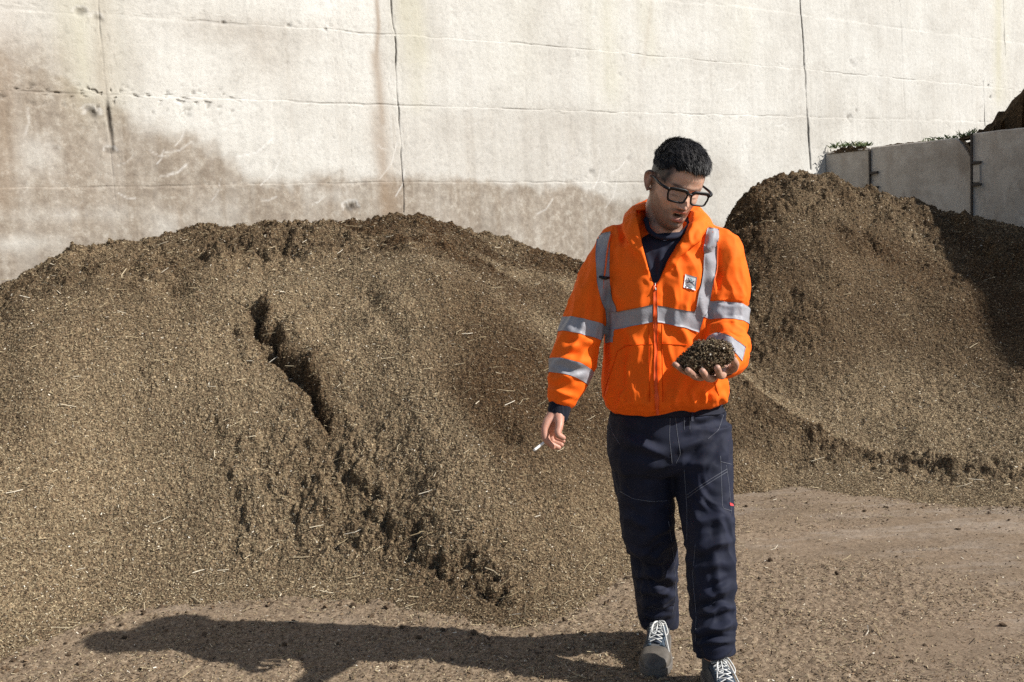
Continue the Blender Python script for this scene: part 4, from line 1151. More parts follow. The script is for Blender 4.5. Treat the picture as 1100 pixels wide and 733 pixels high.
# hood and collar lying round the neck, running down to the zip
hood = [P(703, 303, 3.045), P(693, 285, 3.035), P(685, 262, 3.04), P(679, 245, 3.07), P(684, 235, 3.15), P(698, 229, 3.25), P(718, 228, 3.29), P(740, 232, 3.24), P(751, 240, 3.13), P(745, 252, 3.05), P(730, 270, 3.025), P(716, 288, 3.03), P(705, 303, 3.045)]
jp.append(chain(hood, [.010, .014, .020, .032, .042, .048, .050, .046, .034, .024, .017, .013, .010]))
hood2 = [P(664, 258, 3.11), P(672, 247, 3.15), P(690, 238, 3.25), P(718, 238, 3.29), P(748, 241, 3.23), P(764, 252, 3.10), P(760, 266, 3.06)]
jp.append(chain(hood2, [.012, .030, .055, .065, .052, .030, .012]))
Vj, Nj, Fj = fuse(jp, .0042, 5, .5)
JF = [  # right sleeve (left of picture)
    (603, 376, 640, 366, 4, .007), (600, 386, 636, 392, 4, .006), (612, 352, 640, 372, 4, .004), (590, 408, 628, 402, 3.5, .006), (590, 418, 618, 426, 3, .006), (640, 285, 622, 330, 6, .005), (652, 282, 645, 320, 5, .006),
    (648, 300, 640, 345, 4, .005), (657, 262, 640, 290, 6, .004), (598, 396, 618, 412, 3, .004),
    # left sleeve
    (762, 290, 772, 325, 5, .006), (800, 300, 796, 345, 6, .004), (758, 352, 800, 345, 4, .007), (762, 362, 800, 366, 4, .007), (775, 350, 790, 380, 4, .005), (757, 318, 780, 345, 4, .005), (790, 270, 778, 300, 5, .004),
    # front
    (690, 352, 676, 400, 6, .007), (668, 345, 690, 375, 5, .005), (712, 350, 722, 392, 5, .006), (728, 345, 744, 372, 5, .006), (740, 395, 725, 428, 5, .006), (672, 392, 682, 425, 5, .006), (655, 360, 662, 410, 5, .006), (764, 375, 752, 420, 5, .004),
    (664, 300, 672, 345, 5, .004), (730, 290, 722, 330, 6, .005), (745, 300, 735, 345, 5, .005), (690, 310, 686, 345, 6, .004), (700, 360, 698, 400, 3, .003), (708, 365, 711, 420, 3, .003), (750, 318, 764, 350, 5, .005),
    (752, 262, 764, 285, 4, .005), (668, 262, 660, 290, 4, .004), (756, 250, 746, 268, 3, .006), (672, 250, 680, 272, 3, .005)]
rs = np.random.RandomState(8)
for k in range(26):                                                  # gathers above the hem
    xx_ = 650 + k * 5.2 + rs.normal(0, 1); JF.append((xx_, 436, xx_ + rs.normal(0, 3), 424 - rs.rand() * 8, 2.2, .0025 + .003 * rs.rand()))
Dj = folds(Vj, Nj, JF, 1.25)
q = Vj * np.array([7, 7, 4]); wr = np.stack([n3(q[:, 0], q[:, 1], q[:, 2] + k * 5) for k in range(2)], 1)
rr = n3(Vj[:, 0] * 16 + 2 * wr[:, 0], Vj[:, 1] * 16, Vj[:, 2] * 8 + 2 * wr[:, 1])
r3 = n3(Vj[:, 0] * 34 + 3 * wr[:, 1], Vj[:, 1] * 34, Vj[:, 2] * 26 + 3 * wr[:, 0]); Dj += .0014 * (1 - 3.2 * np.abs(r3))
Dj += .0045 * (1 - np.abs(rr) * 3.0) + .005 * n3(q[:, 0], q[:, 1] + 3, q[:, 2])
Vj = Vj + Nj * Dj[:, None]
px, py = proj(Vj)
vl = np.interp(py, [232, 244, 262, 285, 307], [684, 686.5, 690, 696, 703.2]); vr = np.interp(py, [232, 244, 262, 285, 307], [744, 742, 731, 717, 704.2])
ins = np.minimum(px - vl, vr - px)
vin = sstep(-.6, 1.6, ins) * (py < 307) * (py > 226) * (Nj[:, 1] < .2) * (Vj[:, 1] < 3.16)
Vj[:, 1] += .040 * vin; 
Vj = laplace(Vj, Fj, .3 * np.ones(len(Vj)), 1)
Nj = normals(Vj, Fj)
jo = wear("jacket", Vj, Fj, M_orange, person)
jbvh = BVHTree.FromPolygons([tuple(v) for v in Vj], [tuple(int(i) for i in f) for f in Fj])
def cast(px, py, lift=.002, bvh=None):
    d = ray(px, py); d = d / np.linalg.norm(d)
    h = (bvh or jbvh).ray_cast(Vector((0, 0, CAM_H)) + Vector(d) * 1.5, Vector(d), 5)
    if h[0] is None: return None
    n = h[1]
    if n.dot(Vector(d)) > 0: n = -n
    return np.array(h[0]) + np.array(n) * lift
def patch(name, left, right, mat, parent, nu=40, nv=8, lift=.0022, thick=.0016, bvh=None):
    """a strip of cloth lying on the garment between two edges (both given as seen from the front)"""
    left = np.array(left, float); right = np.array(right, float)
    tl = np.linspace(0, 1, len(left)); t_ = np.linspace(0, 1, nu)
    l_ = np.stack([np.interp(t_, tl, left[:, 0]), np.interp(t_, tl, left[:, 1])], 1); r_ = np.stack([np.interp(t_, np.linspace(0, 1, len(right)), right[:, 0]), np.interp(t_, np.linspace(0, 1, len(right)), right[:, 1])], 1)
    for _ in range(4):
        l_[1:-1] = (l_[:-2] + 2 * l_[1:-1] + l_[2:]) / 4; r_[1:-1] = (r_[:-2] + 2 * r_[1:-1] + r_[2:]) / 4
    V = []; ok = []
    for i in range(nu):
        for j in range(nv):
            p = l_[i] + (r_[i] - l_[i]) * j / (nv - 1); h = cast(p[0], p[1], lift, bvh)
            V.append(h if h is not None else (np.nan,) * 3)
    V = np.array(V, float); ok = ~np.isnan(V[:, 0])
    g = V.reshape(nu, nv, 3)
    F = grid_faces(nu, nv); F = F[ok[F].all(axis=1)]
    e = np.linalg.norm(V[F[:, 0]] - V[F[:, 2]], axis=1); F = F[e < .06]
    Vn = np.where(np.isnan(V), 0, V)
    cen = np.nanmean(V, axis=0); tocam = np.array([0, 0, CAM_H]) - cen; tocam /= np.linalg.norm(tocam)
    V2 = Vn - tocam * thick
    n0 = len(V)
    from collections import Counter
    cnt = Counter()
    for f in F:
        for a_, b_ in ((0, 1), (1, 2), (2, 3), (3, 0)): cnt[(int(f[a_]), int(f[b_]))] += 1
    sides = [(a_, b_, b_ + n0, a_ + n0) for (a_, b_) in cnt if (b_, a_) not in cnt]
    FF = np.concatenate([F, F[:, ::-1] + n0, np.array(sides, dtype=int)]) if sides else F
    V = np.concatenate([Vn, V2])
    used = np.zeros(len(V), bool); used[FF.ravel()] = True; rmm = np.cumsum(used) - 1
    return wear(name, V[used], rmm[FF], mat, parent)
def sleeve_band(name, a, b, t0, t1, rmax, mat, parent, lift=.0022):
    """wrap-round band: the sleeve's own surface between two cuts across its axis a->b, lifted a little"""
    a = np.array(a); b = np.array(b); ax = (b - a) / np.linalg.norm(b - a); Lh = np.linalg.norm(b - a)
    tt = (Vj - a) @ ax; rad = np.linalg.norm((Vj - a) - tt[:, None] * ax, axis=1)
    sel = (tt > t0 * Lh - .03) & (tt < t1 * Lh + .03) & (rad < rmax)
    f = Fj[sel[Fj].all(axis=1)]
    us = np.unique(f); mp = -np.ones(len(Vj), int); mp[us] = np.arange(len(us))
    me = pymesh("tmp", Vj[us] + Nj[us] * lift, [tuple(q_) for q_ in mp[f]])
    bm = bmesh.new(); bm.from_mesh(me); bpy.data.meshes.remove(me)
    for tc, s_ in ((t0, -1), (t1, 1)):
        bmesh.ops.bisect_plane(bm, geom=bm.verts[:] + bm.edges[:] + bm.faces[:], dist=1e-6, plane_co=Vector(a + ax * tc * Lh), plane_no=Vector(ax * s_), clear_outer=True)
    for v in bm.verts: v.co = v.co - Vector(ORG)
    o = bm_obj(name, bm, mat, parent, smooth=True)
    return o
sleeve_band("reflective_band", P(634, 322, 3.155), P(618, 392, 3.11), .34, .57, .105, M_tape, jo)
sleeve_band("reflective_band", P(622, 372, 3.13), P(610, 412, 3.09), .54, .90, .105, M_tape, jo)
sleeve_band("reflective_band", P(782, 300, 3.14), P(779, 360, 3.085), .48, .78, .115, M_tape, jo)
patch("reflective_band", [(756, 372), (760, 362), (770, 357), (782, 360), (793, 367), (801, 373)], [(757, 377), (762, 370), (770, 366), (780, 371), (788, 377), (797, 388)], M_tape, jo, nu=30)
patch("reflective_band", [(642, 252), (640, 272), (641, 300), (646, 325), (650, 334), (651, 345)], [(656, 249), (655, 272), (655, 300), (658, 322), (662, 330), (664, 343)], M_tape, jo, nu=60)
patch("reflective_band", [(760, 245), (757, 266), (755, 290), (750, 318), (748, 330), (745, 338)], [(772, 247), (770, 270), (768, 292), (764, 315), (760, 332), (757, 340)], M_tape, jo, nu=60, lift=.0042)
patch("reflective_band", [(651, 335), (665, 335), (685, 331), (701, 327)], [(651, 354), (665, 353.5), (685, 349), (701, 346)], M_tape, jo, nu=40, lift=.0035)
patch("reflective_band", [(706, 328), (722, 331), (738, 334), (757, 336)], [(706, 346), (722, 349), (738, 353), (751, 357)], M_tape, jo, nu=40, lift=.0035)
# zip, seams, cords, badge
patch("zip", [(701.6, 302), (702.2, 350), (702.2, 400), (703.8, 440)], [(705.4, 302), (705.9, 350), (706.2, 400), (707.6, 440)], M_zip, jo, nu=70, nv=4, lift=.004, thick=.004)
wear("zip_pull", *tube([cast(704, 306, .006), cast(703.6, 312, .007)], .0022), plain("steel_pull", (.25, .24, .23), .35, .5, .8), jo)
wear("zip_tab", *tube([P(706, 437, 3.045), P(706.3, 446, 3.045)], .0045), M_zip, jo)
def seam(pts, r=.0011, lift=.0012, mat=M_seam_or, parent=None, bvh=None, nm="seam"):
    pts = np.array(pts, float); t_ = np.linspace(0, 1, len(pts)); n_ = 10 * len(pts); tt = np.linspace(0, 1, n_)
    q_ = np.stack([np.interp(tt, t_, pts[:, 0]), np.interp(tt, t_, pts[:, 1])], 1)
    for _ in range(4): q_[1:-1] = (q_[:-2] + 2 * q_[1:-1] + q_[2:]) / 4
    C = [cast(a_, b_, lift, bvh) for a_, b_ in q_]; C = [c_ for c_ in C if c_ is not None]
    if len(C) < 4: return
    return wear(nm, *tube(C, r, n=6, dens=1, smooth=1), mat, parent or jo)
seam([(663, 378), (672, 372), (690, 370), (701, 370)]); seam([(663, 379), (658, 395), (652, 412), (649, 425)])
seam([(707, 369), (722, 370), (738, 371)]); seam([(697, 348), (697, 380), (698, 432)]); seam([(711, 348), (711, 380), (712, 432)])
seam([(654, 262), (650, 285), (648, 310)]); seam([(764, 262), (765, 290), (757, 320)])
seam([(747, 372), (754, 390), (768, 412), (772, 425)])
wear("drawstring", *tube([cast(657, 252, .004), cast(655, 262, .006), cast(652, 275, .006), cast(650, 288, .006), cast(649, 298, .006)], .0026), M_cord, jo)
tg = wear("toggle", *tube([cast(645, 297.5, .009), cast(649, 299.5, .011), cast(654, 298.5, .009)], [.004, .006, .004]), M_blackpl, jo)
wear("drawstring", *tube([cast(765, 250, .004), cast(770, 262, .006), cast(770.5, 275, .006), cast(770, 290, .006), cast(766, 302, .007), cast(767, 311, .006)], .0024), M_cord, jo)
M_white = plain("white_badge", (.86, .87, .90), .6, .2); M_ink = plain("dark_ink", (.045, .05, .075), .7, .2); M_teal = plain("pale_blue_ink", (.30, .50, .55), .7, .2)
bdg = patch("badge", [(735.8, 294.2), (733.4, 308.8)], [(748.4, 298.0), (746.6, 312.2)], M_white, jo, nu=8, nv=8, lift=.0035)
def bq(u, v):      # place on the badge: u across, v down
    x0 = 735.8 + (733.4 - 735.8) * v; y0 = 294.2 + 14.6 * v; x1 = 748.4 - 1.8 * v; y1 = 298.0 + 14.2 * v
    return (x0 + (x1 - x0) * u, y0 + (y1 - y0) * u)
def ink(poly, r, m=M_ink): wear("emblem_mark", *tube([cast(*bq(u, v), .0058) for u, v in poly], r, n=6), m, bdg)
ink([(.20, .60), (.36, .50), (.54, .46), (.72, .54), (.86, .68)], [.0011, .0016, .0018, .0016, .0011])
ink([(.26, .24), (.38, .36), (.52, .46)], .0013)
ink([(.80, .30), (.74, .40), (.56, .46)], .0012)
ink([(.46, .24), (.54, .20), (.62, .26), (.58, .36), (.48, .34)], .0013, M_teal)
ink([(.16, .84), (.34, .86)], .0014); ink([(.46, .86), (.60, .87), (.84, .88)], .0010, M_teal)
# knitted cuff and hem band
Vc, Nc, Fc = fuse([chain([P(605, 426, 3.085), P(602, 435, 3.075), P(599.5, 445, 3.065)], [.040, .037, .035], .95)], .003, 2)
kb = n3(np.arctan2(Vc[:, 1] - 3.07, Vc[:, 0] - Vc[:, 0].mean()) * 14, 0 * Vc[:, 0], 0 * Vc[:, 0]); Vc = Vc + Nc * (.0012 * kb)[:, None]
wear("knit_cuff", Vc, Fc, M_knit, jo)
Vc, Nc, Fc = fuse([chain([P(779, 391, 2.90), P(778, 393, 2.865)], [.037, .035], .95)], .003, 2)
wear("knit_cuff", Vc, Fc, M_knit, jo)

# ---- trousers
rings = [(716, 428, 3.20, 59, .116), (716, 438, 3.20, 62.5, .124), (716.5, 448, 3.20, 65, .130), (717, 468, 3.20, 68, .138), (718, 485, 3.20, 68.5, .136), (720, 500, 3.20, 66, .118), (721, 507, 3.20, 55, .09)]
tp = [loft([P(a, b, c) for a, b, c, d, e in rings], [px2m(d, c) for a, b, c, d, e in rings], [e for *_, e in rings], axis='z', flat=2.4, n=48)]
def leg(rows, dep):
    C = [P(a, b, c) for a, b, c, d in rows]; RA = [px2m(d, c) for a, b, c, d in rows]
    return loft(C, RA, [r_ * k for r_, k in zip(RA, dep)], axis='z', n=40, flat=2.15)
tp.append(leg([(684, 455, 3.22, 33), (687, 480, 3.22, 36), (689, 500, 3.22, 34.5), (692, 525, 3.22, 32.5), (695, 550, 3.21, 31), (698, 575, 3.21, 30), (702, 600, 3.24, 26.5), (704, 625, 3.27, 24), (705.5, 645, 3.30, 23.5), (707, 660, 3.32, 22), (708, 668, 3.33, 21.5), (708, 673, 3.33, 21)], [1.1, 1.15, 1.15, 1.12, 1.1, 1.1, 1.15, 1.2, 1.15, 1.1, 1.1, 1.0]))
tp.append(leg([(752, 455, 3.20, 33), (753, 480, 3.18, 34.5), (755, 505, 3.15, 33), (757, 530, 3.12, 32), (760, 555, 3.08, 30), (762, 580, 3.05, 28.5), (764, 605, 3.03, 27), (765, 630, 3.01, 26), (766, 655, 2.99, 25.5), (767, 675, 2.97, 25.5), (767, 690, 2.96, 23.5), (767, 697, 2.96, 23.3), (767, 702, 2.96, 23)], [1.1, 1.15, 1.15, 1.12, 1.1, 1.1, 1.12, 1.15, 1.12, 1.1, 1.05, 1.05, .95]))
Vp, Np, Fp = fuse(tp, .0045, 4, .5)
PF = [(722, 492, 672, 474, 5, .008), (724, 500, 690, 505, 5, .007), (724, 488, 770, 462, 5, .008), (726, 500, 765, 500, 5, .006), (738, 452, 782, 442, 4, .006), (742, 462, 784, 458, 4, .006), (660, 470, 700, 482, 5, .005),
      (668, 555, 700, 570, 5, .007), (726, 560, 690, 585, 5, .008), (672, 590, 715, 600, 5, .007), (680, 615, 726, 622, 4, .009), (682, 632, 724, 640, 4, .010), (684, 650, 726, 645, 4, .010), (688, 662, 724, 660, 3, .008),
      (736, 565, 780, 552, 5, .007), (790, 580, 748, 592, 5, .008), (742, 612, 788, 604, 5, .006), (790, 632, 748, 645, 5, .010), (742, 660, 788, 652, 4, .009), (744, 678, 790, 670, 4, .011), (746, 690, 786, 688, 3, .008),
      (695, 515, 702, 560, 6, .004), (757, 520, 745, 560, 6, .004), (712, 600, 705, 640, 5, .005), (770, 600, 775, 640, 5, .005), (668, 500, 672, 545, 5, .004), (783, 470, 775, 500, 5, .005), (776, 548, 770, 600, 5, .004)]
rs = np.random.RandomState(21)
for (xa, xb, ya, yb) in [(680, 726, 600, 668), (742, 790, 610, 694)]:
    for k in range(12):
        x0_ = rs.uniform(xa, xb - 18); y0_ = rs.uniform(ya, yb); PF.append((x0_, y0_, x0_ + rs.uniform(12, 26), y0_ + rs.normal(0, 6), rs.uniform(2, 3.4), rs.uniform(.002, .005)))
Dp = folds(Vp, Np, PF, 1.3)
q = Vp * np.array([8, 8, 6]); wr = n3(q[:, 0], q[:, 1], q[:, 2])
rr = n3(Vp[:, 0] * 15 + 2 * wr, Vp[:, 1] * 15, Vp[:, 2] * 13 + 2 * wr)
lowl = sstep(.75, .35, Vp[:, 2])
Dp += (.0022 + .0022 * lowl) * (1 - 3.2 * np.abs(rr)) + .003 * wr - .003
rr2 = n3(Vp[:, 0] * 22 + 3 * wr, Vp[:, 1] * 22, Vp[:, 2] * 30 + 3 * wr); Dp += (.0004 + .0011 * lowl) * (1 - 3 * np.abs(rr2))
Vp = Vp + Np * Dp[:, None]
Np = normals(Vp, Fp)
po = wear("trousers", Vp, Fp, M_navy, person)
pbvh = BVHTree.FromPolygons([tuple(v) for v in Vp], [tuple(int(i) for i in f) for f in Fp])
for s_ in [[(666, 528), (680, 536), (700, 539), (718, 538)], [(738, 532), (752, 522), (768, 512), (781, 504)], [(738, 535), (752, 525), (768, 515), (781, 507)], [(780, 500), (783, 520), (785, 545), (786, 552)], [(774, 490), (775, 520), (776, 546), (786, 549)], [(774, 496), (786, 499)],
           [(725, 445), (728, 470), (731, 488), (726, 498)], [(720, 444), (719, 470), (722, 498)], [(747, 585), (744, 620), (748, 660), (747, 690)], [(653, 448), (658, 465), (666, 478)], [(777, 446), (772, 462), (760, 472)],
           [(718, 560), (724, 600), (726, 640), (722, 660)], [(735, 446), (735, 462)], [(741, 446), (741, 462)], [(735, 505), (738, 545), (738, 580)]]:
    seam(s_, r=.0007, lift=.0004, mat=M_seam, parent=po, bvh=pbvh)
0 and patch("cargo_pocket", [(776, 488), (777, 520), (779, 548)], [(790.5, 492), (791, 520), (790.5, 546)], M_navy, po, nu=24, nv=10, lift=.012, thick=.012, bvh=pbvh)
fl = patch("label_tab", [(783.5, 540), (784, 543)], [(787.5, 541), (787.5, 544)], plain("red_label", (.55, .05, .06), .6), po, nu=4, nv=4, lift=.002, bvh=pbvh)
patch("belt", [(652, 438), (680, 441), (716, 442), (750, 441), (781, 436)], [(652, 445), (680, 448), (716, 449), (750, 448), (781, 443)], M_knit, po, nu=50, nv=5, lift=.004, thick=.004, bvh=pbvh)
patch("belt_loop", [(742, 434), (742, 452)], [(746, 434), (746, 452)], M_navy, po, nu=8, nv=3, lift=.008, bvh=pbvh)

# ---- shoes
t = NT("shoe_suede", .8); t.color(t.ramp(t.noise(25, 5, .65), [(.3, (.055, .056, .058)), (.7, (.115, .115, .115))])); t.normal(t.bump(t.noise(300, 3, .6), .2, .002)); M_suede = t.m
t = NT("shoe_toe_leather", .5); t.color(t.ramp(t.noise(30, 5, .65), [(.3, (.075, .066, .056)), (.7, (.15, .132, .112))])); M_toe = t.m
M_bluef = plain("blue_mesh", (.030, .050, .075), .7); M_sole = plain("grey_sole", (.13, .115, .10), .8); M_tong = plain("navy_tongue", (.02, .03, .05), .8)
def shoe(ank, toe, label=None):
    ank = np.array(ank); toe = np.array(toe)
    d = toe[:2] - ank[:2]; d /= np.linalg.norm(d); L0 = .305
    fwd = np.array([d[0], d[1], 0]); rt = np.array([-d[1], d[0], 0]); up = np.array([0, 0, 1.])
    if rt[0] < 0: rt = -rt
    heel = np.array([toe[0], toe[1], 0]) - fwd * L0
    def at(s, x_, z_): return heel + fwd * (s * L0) + rt * x_ + up * z_
    S = np.array([0, .04, .12, .25, .4, .55, .68, .80, .90, .96, 1.0])
    HWs = np.array([.018, .030, .037, .038, .038, .044, .050, .051, .044, .032, .014])
    TP = np.array([.060, .090, .100, .105, .100, .088, .072, .064, .056, .046, .032])
    ang = np.linspace(0, 2 * np.pi, 32, endpoint=False)
    def body(w_k, top_k, zb, s0=0, s1=1, grow=0.0):
        ss = np.linspace(s0, s1, 26); V = []
        for s in ss:
            hw_ = np.interp(s, S, HWs) * w_k + grow; tp_ = np.interp(s, S, TP) * top_k + grow
            for a_ in ang:
                c_, s_ = math.cos(a_), math.sin(a_)
                x_ = hw_ * np.sign(c_) * abs(c_) ** .75
                z_ = zb + (tp_ - zb) * (.5 + .5 * np.sign(s_) * abs(s_) ** (.85 if s_ > 0 else .5))
                x_ *= 1 - .28 * max(0, (z_ / max(tp_, .01)) - .5) * 1.2
                V.append(at(s, x_, z_))
        F = [(i * 32 + j, i * 32 + (j + 1) % 32, (i + 1) * 32 + (j + 1) % 32, (i + 1) * 32 + j) for i in range(25) for j in range(32)]
        F.append(tuple(range(32))[::-1]); F.append(tuple(range(25 * 32, 26 * 32)))
        return np.array(V), F
    collar = chain([at(.22, 0, .07), at(.20, 0, .13), at(.20, 0, .175)], [.042, .041, .038])
    Vs, Ns, Fs = fuse([body(1, 1, .022), collar], .003, 3)
    up_o = wear("shoe", Vs, Fs, M_suede, person)
    wear("sock", *tube([at(.20, 0, .10), at(.19, 0, .20), at(.185, 0, .30)], [.0385, .039, .043], n=20), M_knit, person)
    bv = BVHTree.FromPolygons([tuple(v) for v in Vs], [tuple(int(i) for i in f) for f in Fs])
    # sole
    V, F = [], []
    ss = np.linspace(0, 1, 30); out = [(s, np.interp(s, S, HWs) + .005) for s in ss]
    ringp = [(s * 1.02 - .01, w_) for s, w_ in out] + [(s * 1.02 - .01, -w_) for s, w_ in out[::-1]]
    k = len(ringp)
    for z_ in (.002, .010, .028, .030):
        for s, x_ in ringp: V.append(at(s, x_ * (1 if .005 < z_ < .029 else .95), z_))
    F = [(l * k + j, l * k + (j + 1) % k, (l + 1) * k + (j + 1) % k, (l + 1) * k + j) for l in range(3) for j in range(k)] + [tuple(range(k))[::-1], tuple(range(3 * k, 4 * k))]
    wear("sole", np.array(V), F, M_sole, up_o, smooth=False)
    V, F = body(1.0, 1.0, .024, .70, 1.0, .0025); V2, N2, F2 = fuse([(V, F)], .003, 2)
    wear("toe_cap", V2, F2, M_toe, up_o)
    wear("toe_seam", *tube([at(.70, x_, max(.03, np.interp(.7, S, TP) * math.sqrt(max(0, 1 - (x_ / .056) ** 2)))) for x_ in np.linspace(-.046, .046, 11)], .0022), M_suede, up_o)
    def on(s, x_, lift):
        o_ = at(s, x_, .3); h = bv.ray_cast(Vector(o_), Vector((0, 0, -1)), 1)
        if h[0] is None: return at(s, x_, np.interp(s, S, TP) + lift)
        p_ = np.array(h[0]); 
        n_ = np.array(h[1]); n_ = n_ if n_[2] > 0 else -n_
        return p_ + n_ * lift
    # tongue: a raised strip down the middle, eyelet stays each side
    def strip(nm, x0, x1, s0, s1, m, lift):
        n_ = 16; V = []
        for i in range(n_):
            s = s0 + (s1 - s0) * i / (n_ - 1)
            for j in range(5): V.append(on(s, x0 + (x1 - x0) * j / 4, lift * (1 - .6 * abs(j - 2) / 2)))
        V = np.array(V); Vn = V - up * .003
        F = [tuple(f) for f in grid_faces(n_, 5)]; F2 = [tuple(i_ + len(V) for i_ in f[::-1]) for f in F]
        bd_ = [(i * 5, (i + 1) * 5) for i in range(n_ - 1)] + [(i * 5 + 4, (i + 1) * 5 + 4) for i in range(n_ - 1)] + [(j, j + 1) for j in range(4)] + [((n_ - 1) * 5 + j, (n_ - 1) * 5 + j + 1) for j in range(4)]
        F3 = [(a_, b_, b_ + len(V), a_ + len(V)) for a_, b_ in bd_]
        return wear(nm, np.concatenate([V, Vn]), F + F2 + F3, m, up_o)
    strip("tongue", -.017, .017, .36, .66, M_tong, .004)
    strip("eyelet_stay", -.030, -.015, .34, .69, M_bluef, .005); strip("eyelet_stay", .015, .030, .34, .69, M_bluef, .005)
    lp = []
    for i in range(6):
        s = .66 - i * .055
        a_ = on(s, -.019, .009); b_ = on(s, .019, .009); c1 = on(s - .05, -.019, .009); c2 = on(s - .05, .019, .009); m_ = on(s - .025, 0, .012)
        lp.append(tube([a_, m_, c2], .0019, n=6)); lp.append(tube([b_, m_ + up * .003, c1], .0019, n=6))
    kn = on(.36, .004, .018)
    lp.append(tube([kn, kn + rt * .022 + fwd * .010 + up * .004, kn + rt * .036 + fwd * .045 - up * .022, kn + rt * .026 + fwd * .060 - up * .030, kn + rt * .010 + fwd * .030 - up * .004, kn], .0022, n=6))
    lp.append(tube([kn, kn - rt * .014 + fwd * .02 + up * .003, kn - rt * .022 + fwd * .055 - up * .02, kn - rt * .006 + fwd * .060 - up * .022, kn], .0022, n=6))
    lp.append(tube([kn, kn + rt * .018 + fwd * .03, kn + rt * .034 + fwd * .085 - up * .045, kn + rt * .040 + fwd * .11 - up * .062], .0020, n=6))
    lp.append(tube([kn, kn - rt * .018 + fwd * .03, kn - rt * .030 + fwd * .075 - up * .040], .0020, n=6))
    wear("laces", *join_parts(lp), M_lace, up_o)
tR = G(703, 729); aR = P(708, 672, 3.33)
shoe(aR, tR)
tL = G(770, 729) * 0 + np.array([P(768, 700, 2.97)[0] + .010, 2.97 - .235, 0])
shoe(P(768, 700, 2.97), tL)

# ---- cigarette between his fingers
c0 = P(584.5, 475.5, 3.015); c1 = P(573, 484.3, 2.99)
cg = empty("cigarette", c0)
def loc(pv): return (pv[0] - c0, pv[1])
V, F = tube([c0, c0 + (c1 - c0) * .88], .0042, n=12, smooth=0)
me = pymesh("paper", V - c0, F); me.materials.append(plain("cigarette_paper", (.80, .79, .76), .8, .2)); link(bpy.data.objects.new("paper", me), cg)
V, F = tube([c0 + (c1 - c0) * .88, c1], [.0041, .0034], n=12, smooth=0)
me = pymesh("ash", V - c0, F); me.materials.append(plain("ash_grey", (.25, .24, .23), .9, .1)); link(bpy.data.objects.new("ash", me), cg)
tag(cg, "lit white cigarette held between the fingers of the man's lowered hand", "cigarette")

# ---- the handful of compost
hc = P(757, 386, 2.755)
V, F = ellipsoid((0, 0, 0), (1, 1, 1), nu=70, nv=110)
N_ = V.copy()
X_ = V[:, 0]
hx = .079; top_ = .052
sh = np.stack([V[:, 0] * hx, V[:, 1] * .048 - .012 * V[:, 0], np.where(V[:, 2] > 0, V[:, 2] * top_ * (1 - .30 * np.abs(np.minimum(V[:, 0] + .15, 0)) - .0 * X_), V[:, 2] * .028)], 1)
sh[:, 2] += .016 * V[:, 0] - .004
sh[:, 2] *= 1 - .35 * np.clip(-V[:, 0], 0, 1) ** 2
nz = np.abs(n3(sh[:, 0] * 55, sh[:, 1] * 55, sh[:, 2] * 55)) * .012 + np.abs(n3(sh[:, 0] * 130 + 4, sh[:, 1] * 130, sh[:, 2] * 130)) * .008 + n3(sh[:, 0] * 300, sh[:, 1] * 300, sh[:, 2] * 300) * .002
Vh = sh + N_ * (nz - .004)[:, None]
rs = np.random.RandomState(31); nfk = 8000
ii = rs.randint(0, len(Vh), nfk)
V1, F1, t1, m1 = flakes(Vh[ii, 0], Vh[ii, 1], Vh[ii, 2], N_[ii, 0], N_[ii, 1], N_[ii, 2], np.full(nfk, .6), nfk, lmin=.003, lmax=.010, seed=4)
far = None
me = bpy.data.meshes.new("handful_of_compost")
Vall = np.concatenate([Vh, V1]); Fall = [tuple(f) for f in F] + [tuple(int(i) for i in f + len(Vh)) for f in F1]
me.from_pydata([tuple(v) for v in Vall], [], Fall)
me.materials.append(M_comp_dark); me.materials.append(M_flake)
mi = np.concatenate([np.zeros(len(F)), np.ones(len(F1))]).astype(np.int32); me.polygons.foreach_set("material_index", mi)
for k, arr in (("tone", np.concatenate([np.zeros(len(Vh)), t1])), ("moist_shade", np.concatenate([np.full(len(Vh), .3), m1]))):
    at = me.attributes.new(k, 'FLOAT', 'POINT'); at.data.foreach_set("value", arr.astype(np.float32))
ho2 = link(bpy.data.objects.new("handful_of_compost", me)); ho2.location = tuple(hc)
tag(ho2, "dark crumbly handful of compost heaped in the man's open palm", "compost")

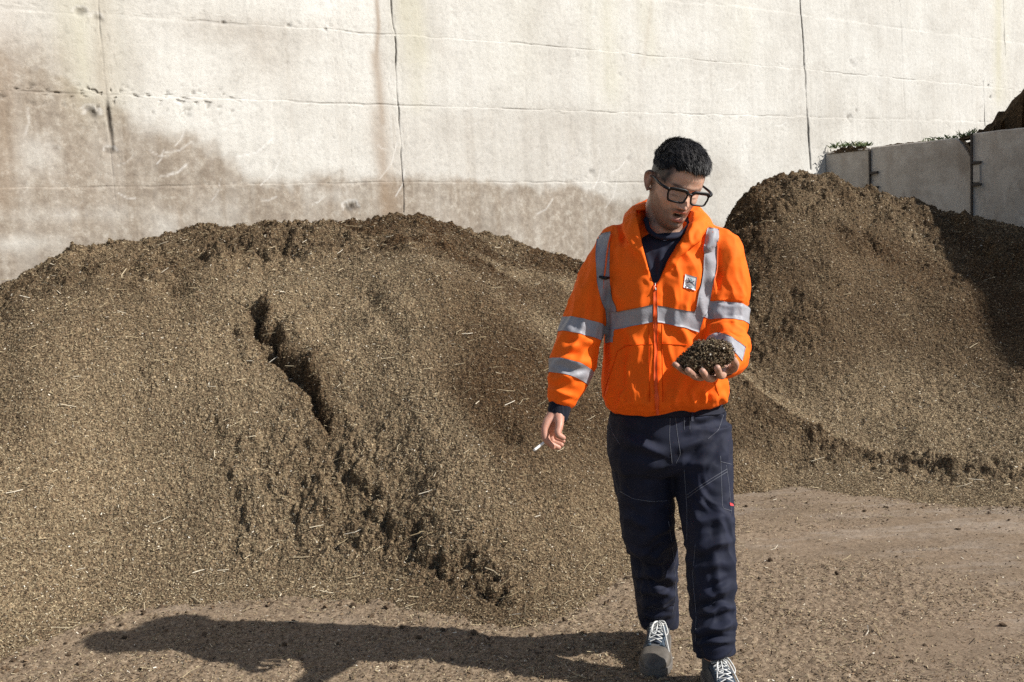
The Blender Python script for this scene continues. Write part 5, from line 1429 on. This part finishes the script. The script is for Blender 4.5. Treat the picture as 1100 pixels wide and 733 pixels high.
# ------------------------------------------------------------------ weeds on the panels, debris
t = NT("weed_green", .7); t.color(t.ramp(t.attr("tone"), [(0, (.06, .10, .04)), (.6, (.13, .18, .075)), (1, (.28, .27, .14))])); M_weed = t.m
def weed(px, py, s_len, n, hgt, seed, label, dry=.0):
    rs = np.random.RandomState(seed)
    s = panel_s(px); q_ = PA[:2] + PDIR * s - PNRM * .09
    base = np.array([q_[0], q_[1], z_on_panel(px, py)])
    V = []; F = []; T_ = []
    for i in range(n):
        o_ = np.array([PDIR[0], PDIR[1], 0]) * rs.uniform(-.5, .5) * s_len - np.array([PNRM[0], PNRM[1], 0]) * rs.normal(0, .05)
        dr = np.array([rs.normal(0, .7), rs.normal(0, .7), 1.0]); dr /= np.linalg.norm(dr)
        l_ = hgt * (.4 + .9 * rs.rand()); sd_ = np.cross(dr, rs.normal(0, 1, 3)); sd_ /= np.linalg.norm(sd_); w_ = .004 + .008 * rs.rand()
        b_ = len(V); mid = o_ + dr * l_ * .5; tip = o_ + dr * l_ + np.array([rs.normal(0, .02), rs.normal(0, .02), -.3 * l_ * rs.rand()])
        V += [o_ - sd_ * w_ * .3, o_ + sd_ * w_ * .3, mid + sd_ * w_, mid - sd_ * w_, tip]
        F += [(b_, b_ + 1, b_ + 2, b_ + 3), (b_ + 3, b_ + 2, b_ + 4)]; T_ += [max(dry, rs.rand())] * 5
    me = pymesh("weed_clump", V, F); me.materials.append(M_weed)
    at = me.attributes.new("tone", 'FLOAT', 'POINT'); at.data.foreach_set("value", np.array(T_, dtype=np.float32))
    o = link(bpy.data.objects.new("weed_clump", me)); o.location = tuple(base)
    tag(o, label, "weeds", "weeds growing on top of the panels")
weed(906, 158, .34, 110, .085, 1, "leafy green weed clump on top of the short concrete panel by the wall")
weed(924, 157, .13, 110, .05, 2, "low olive weed clump beside the leafy green one, at the end of the short panel", .5)
weed(1008, 150, .45, 70, .05, 3, "thin green weeds along the top edge of the middle panel")
weed(1036, 147, .16, 60, .10, 4, "small upright weed at the broken corner of the middle panel", .3)
# crumbs of soil lying along the top edge
def soil(pxa, pya, pxb, pyb, hmax, seed, label):
    s0, s1 = panel_s(pxa), panel_s(pxb); n_ = 80; m_ = 10
    za, zb = z_on_panel(pxa, pya), z_on_panel(pxb, pyb)
    V = []
    for i in range(n_):
        u = i / (n_ - 1); s = s0 + (s1 - s0) * u
        for j in range(m_):
            v = j / (m_ - 1); q_ = PA[:2] + PDIR * s - PNRM * (.012 + .17 * v)
            hgt = hmax * math.sin(math.pi * v) ** .6 * (math.sin(math.pi * u) ** .5) * (.5 + .9 * abs(mnoise.noise(Vector((s * 9, v * 2, seed)))) + .5 * mnoise.noise(Vector((s * 40, v * 9, seed))))
            V.append((q_[0], q_[1], za + (zb - za) * u - .01 + max(0, hgt)))
    V = np.array(V); c_ = V.mean(axis=0)
    o = arr_mesh("soil_ridge", V - c_, grid_faces(n_, m_), M_comp_dark, attrs={"moist_shade": np.full(len(V), .3)}); o.location = tuple(c_)
    tag(o, label, "soil", "soil spilled on top of the panels")
soil(889, 165, 934, 160, .085, 1, "brown soil heaped on the short panel under the leafy weeds")
soil(938, 158, 1032, 149, .035, 2, "thin line of soil crumbs along the middle panel's top edge")
soil(1026, 151, 1048, 146, .07, 5, "small dark pile of soil in the notch of the middle panel's broken corner")
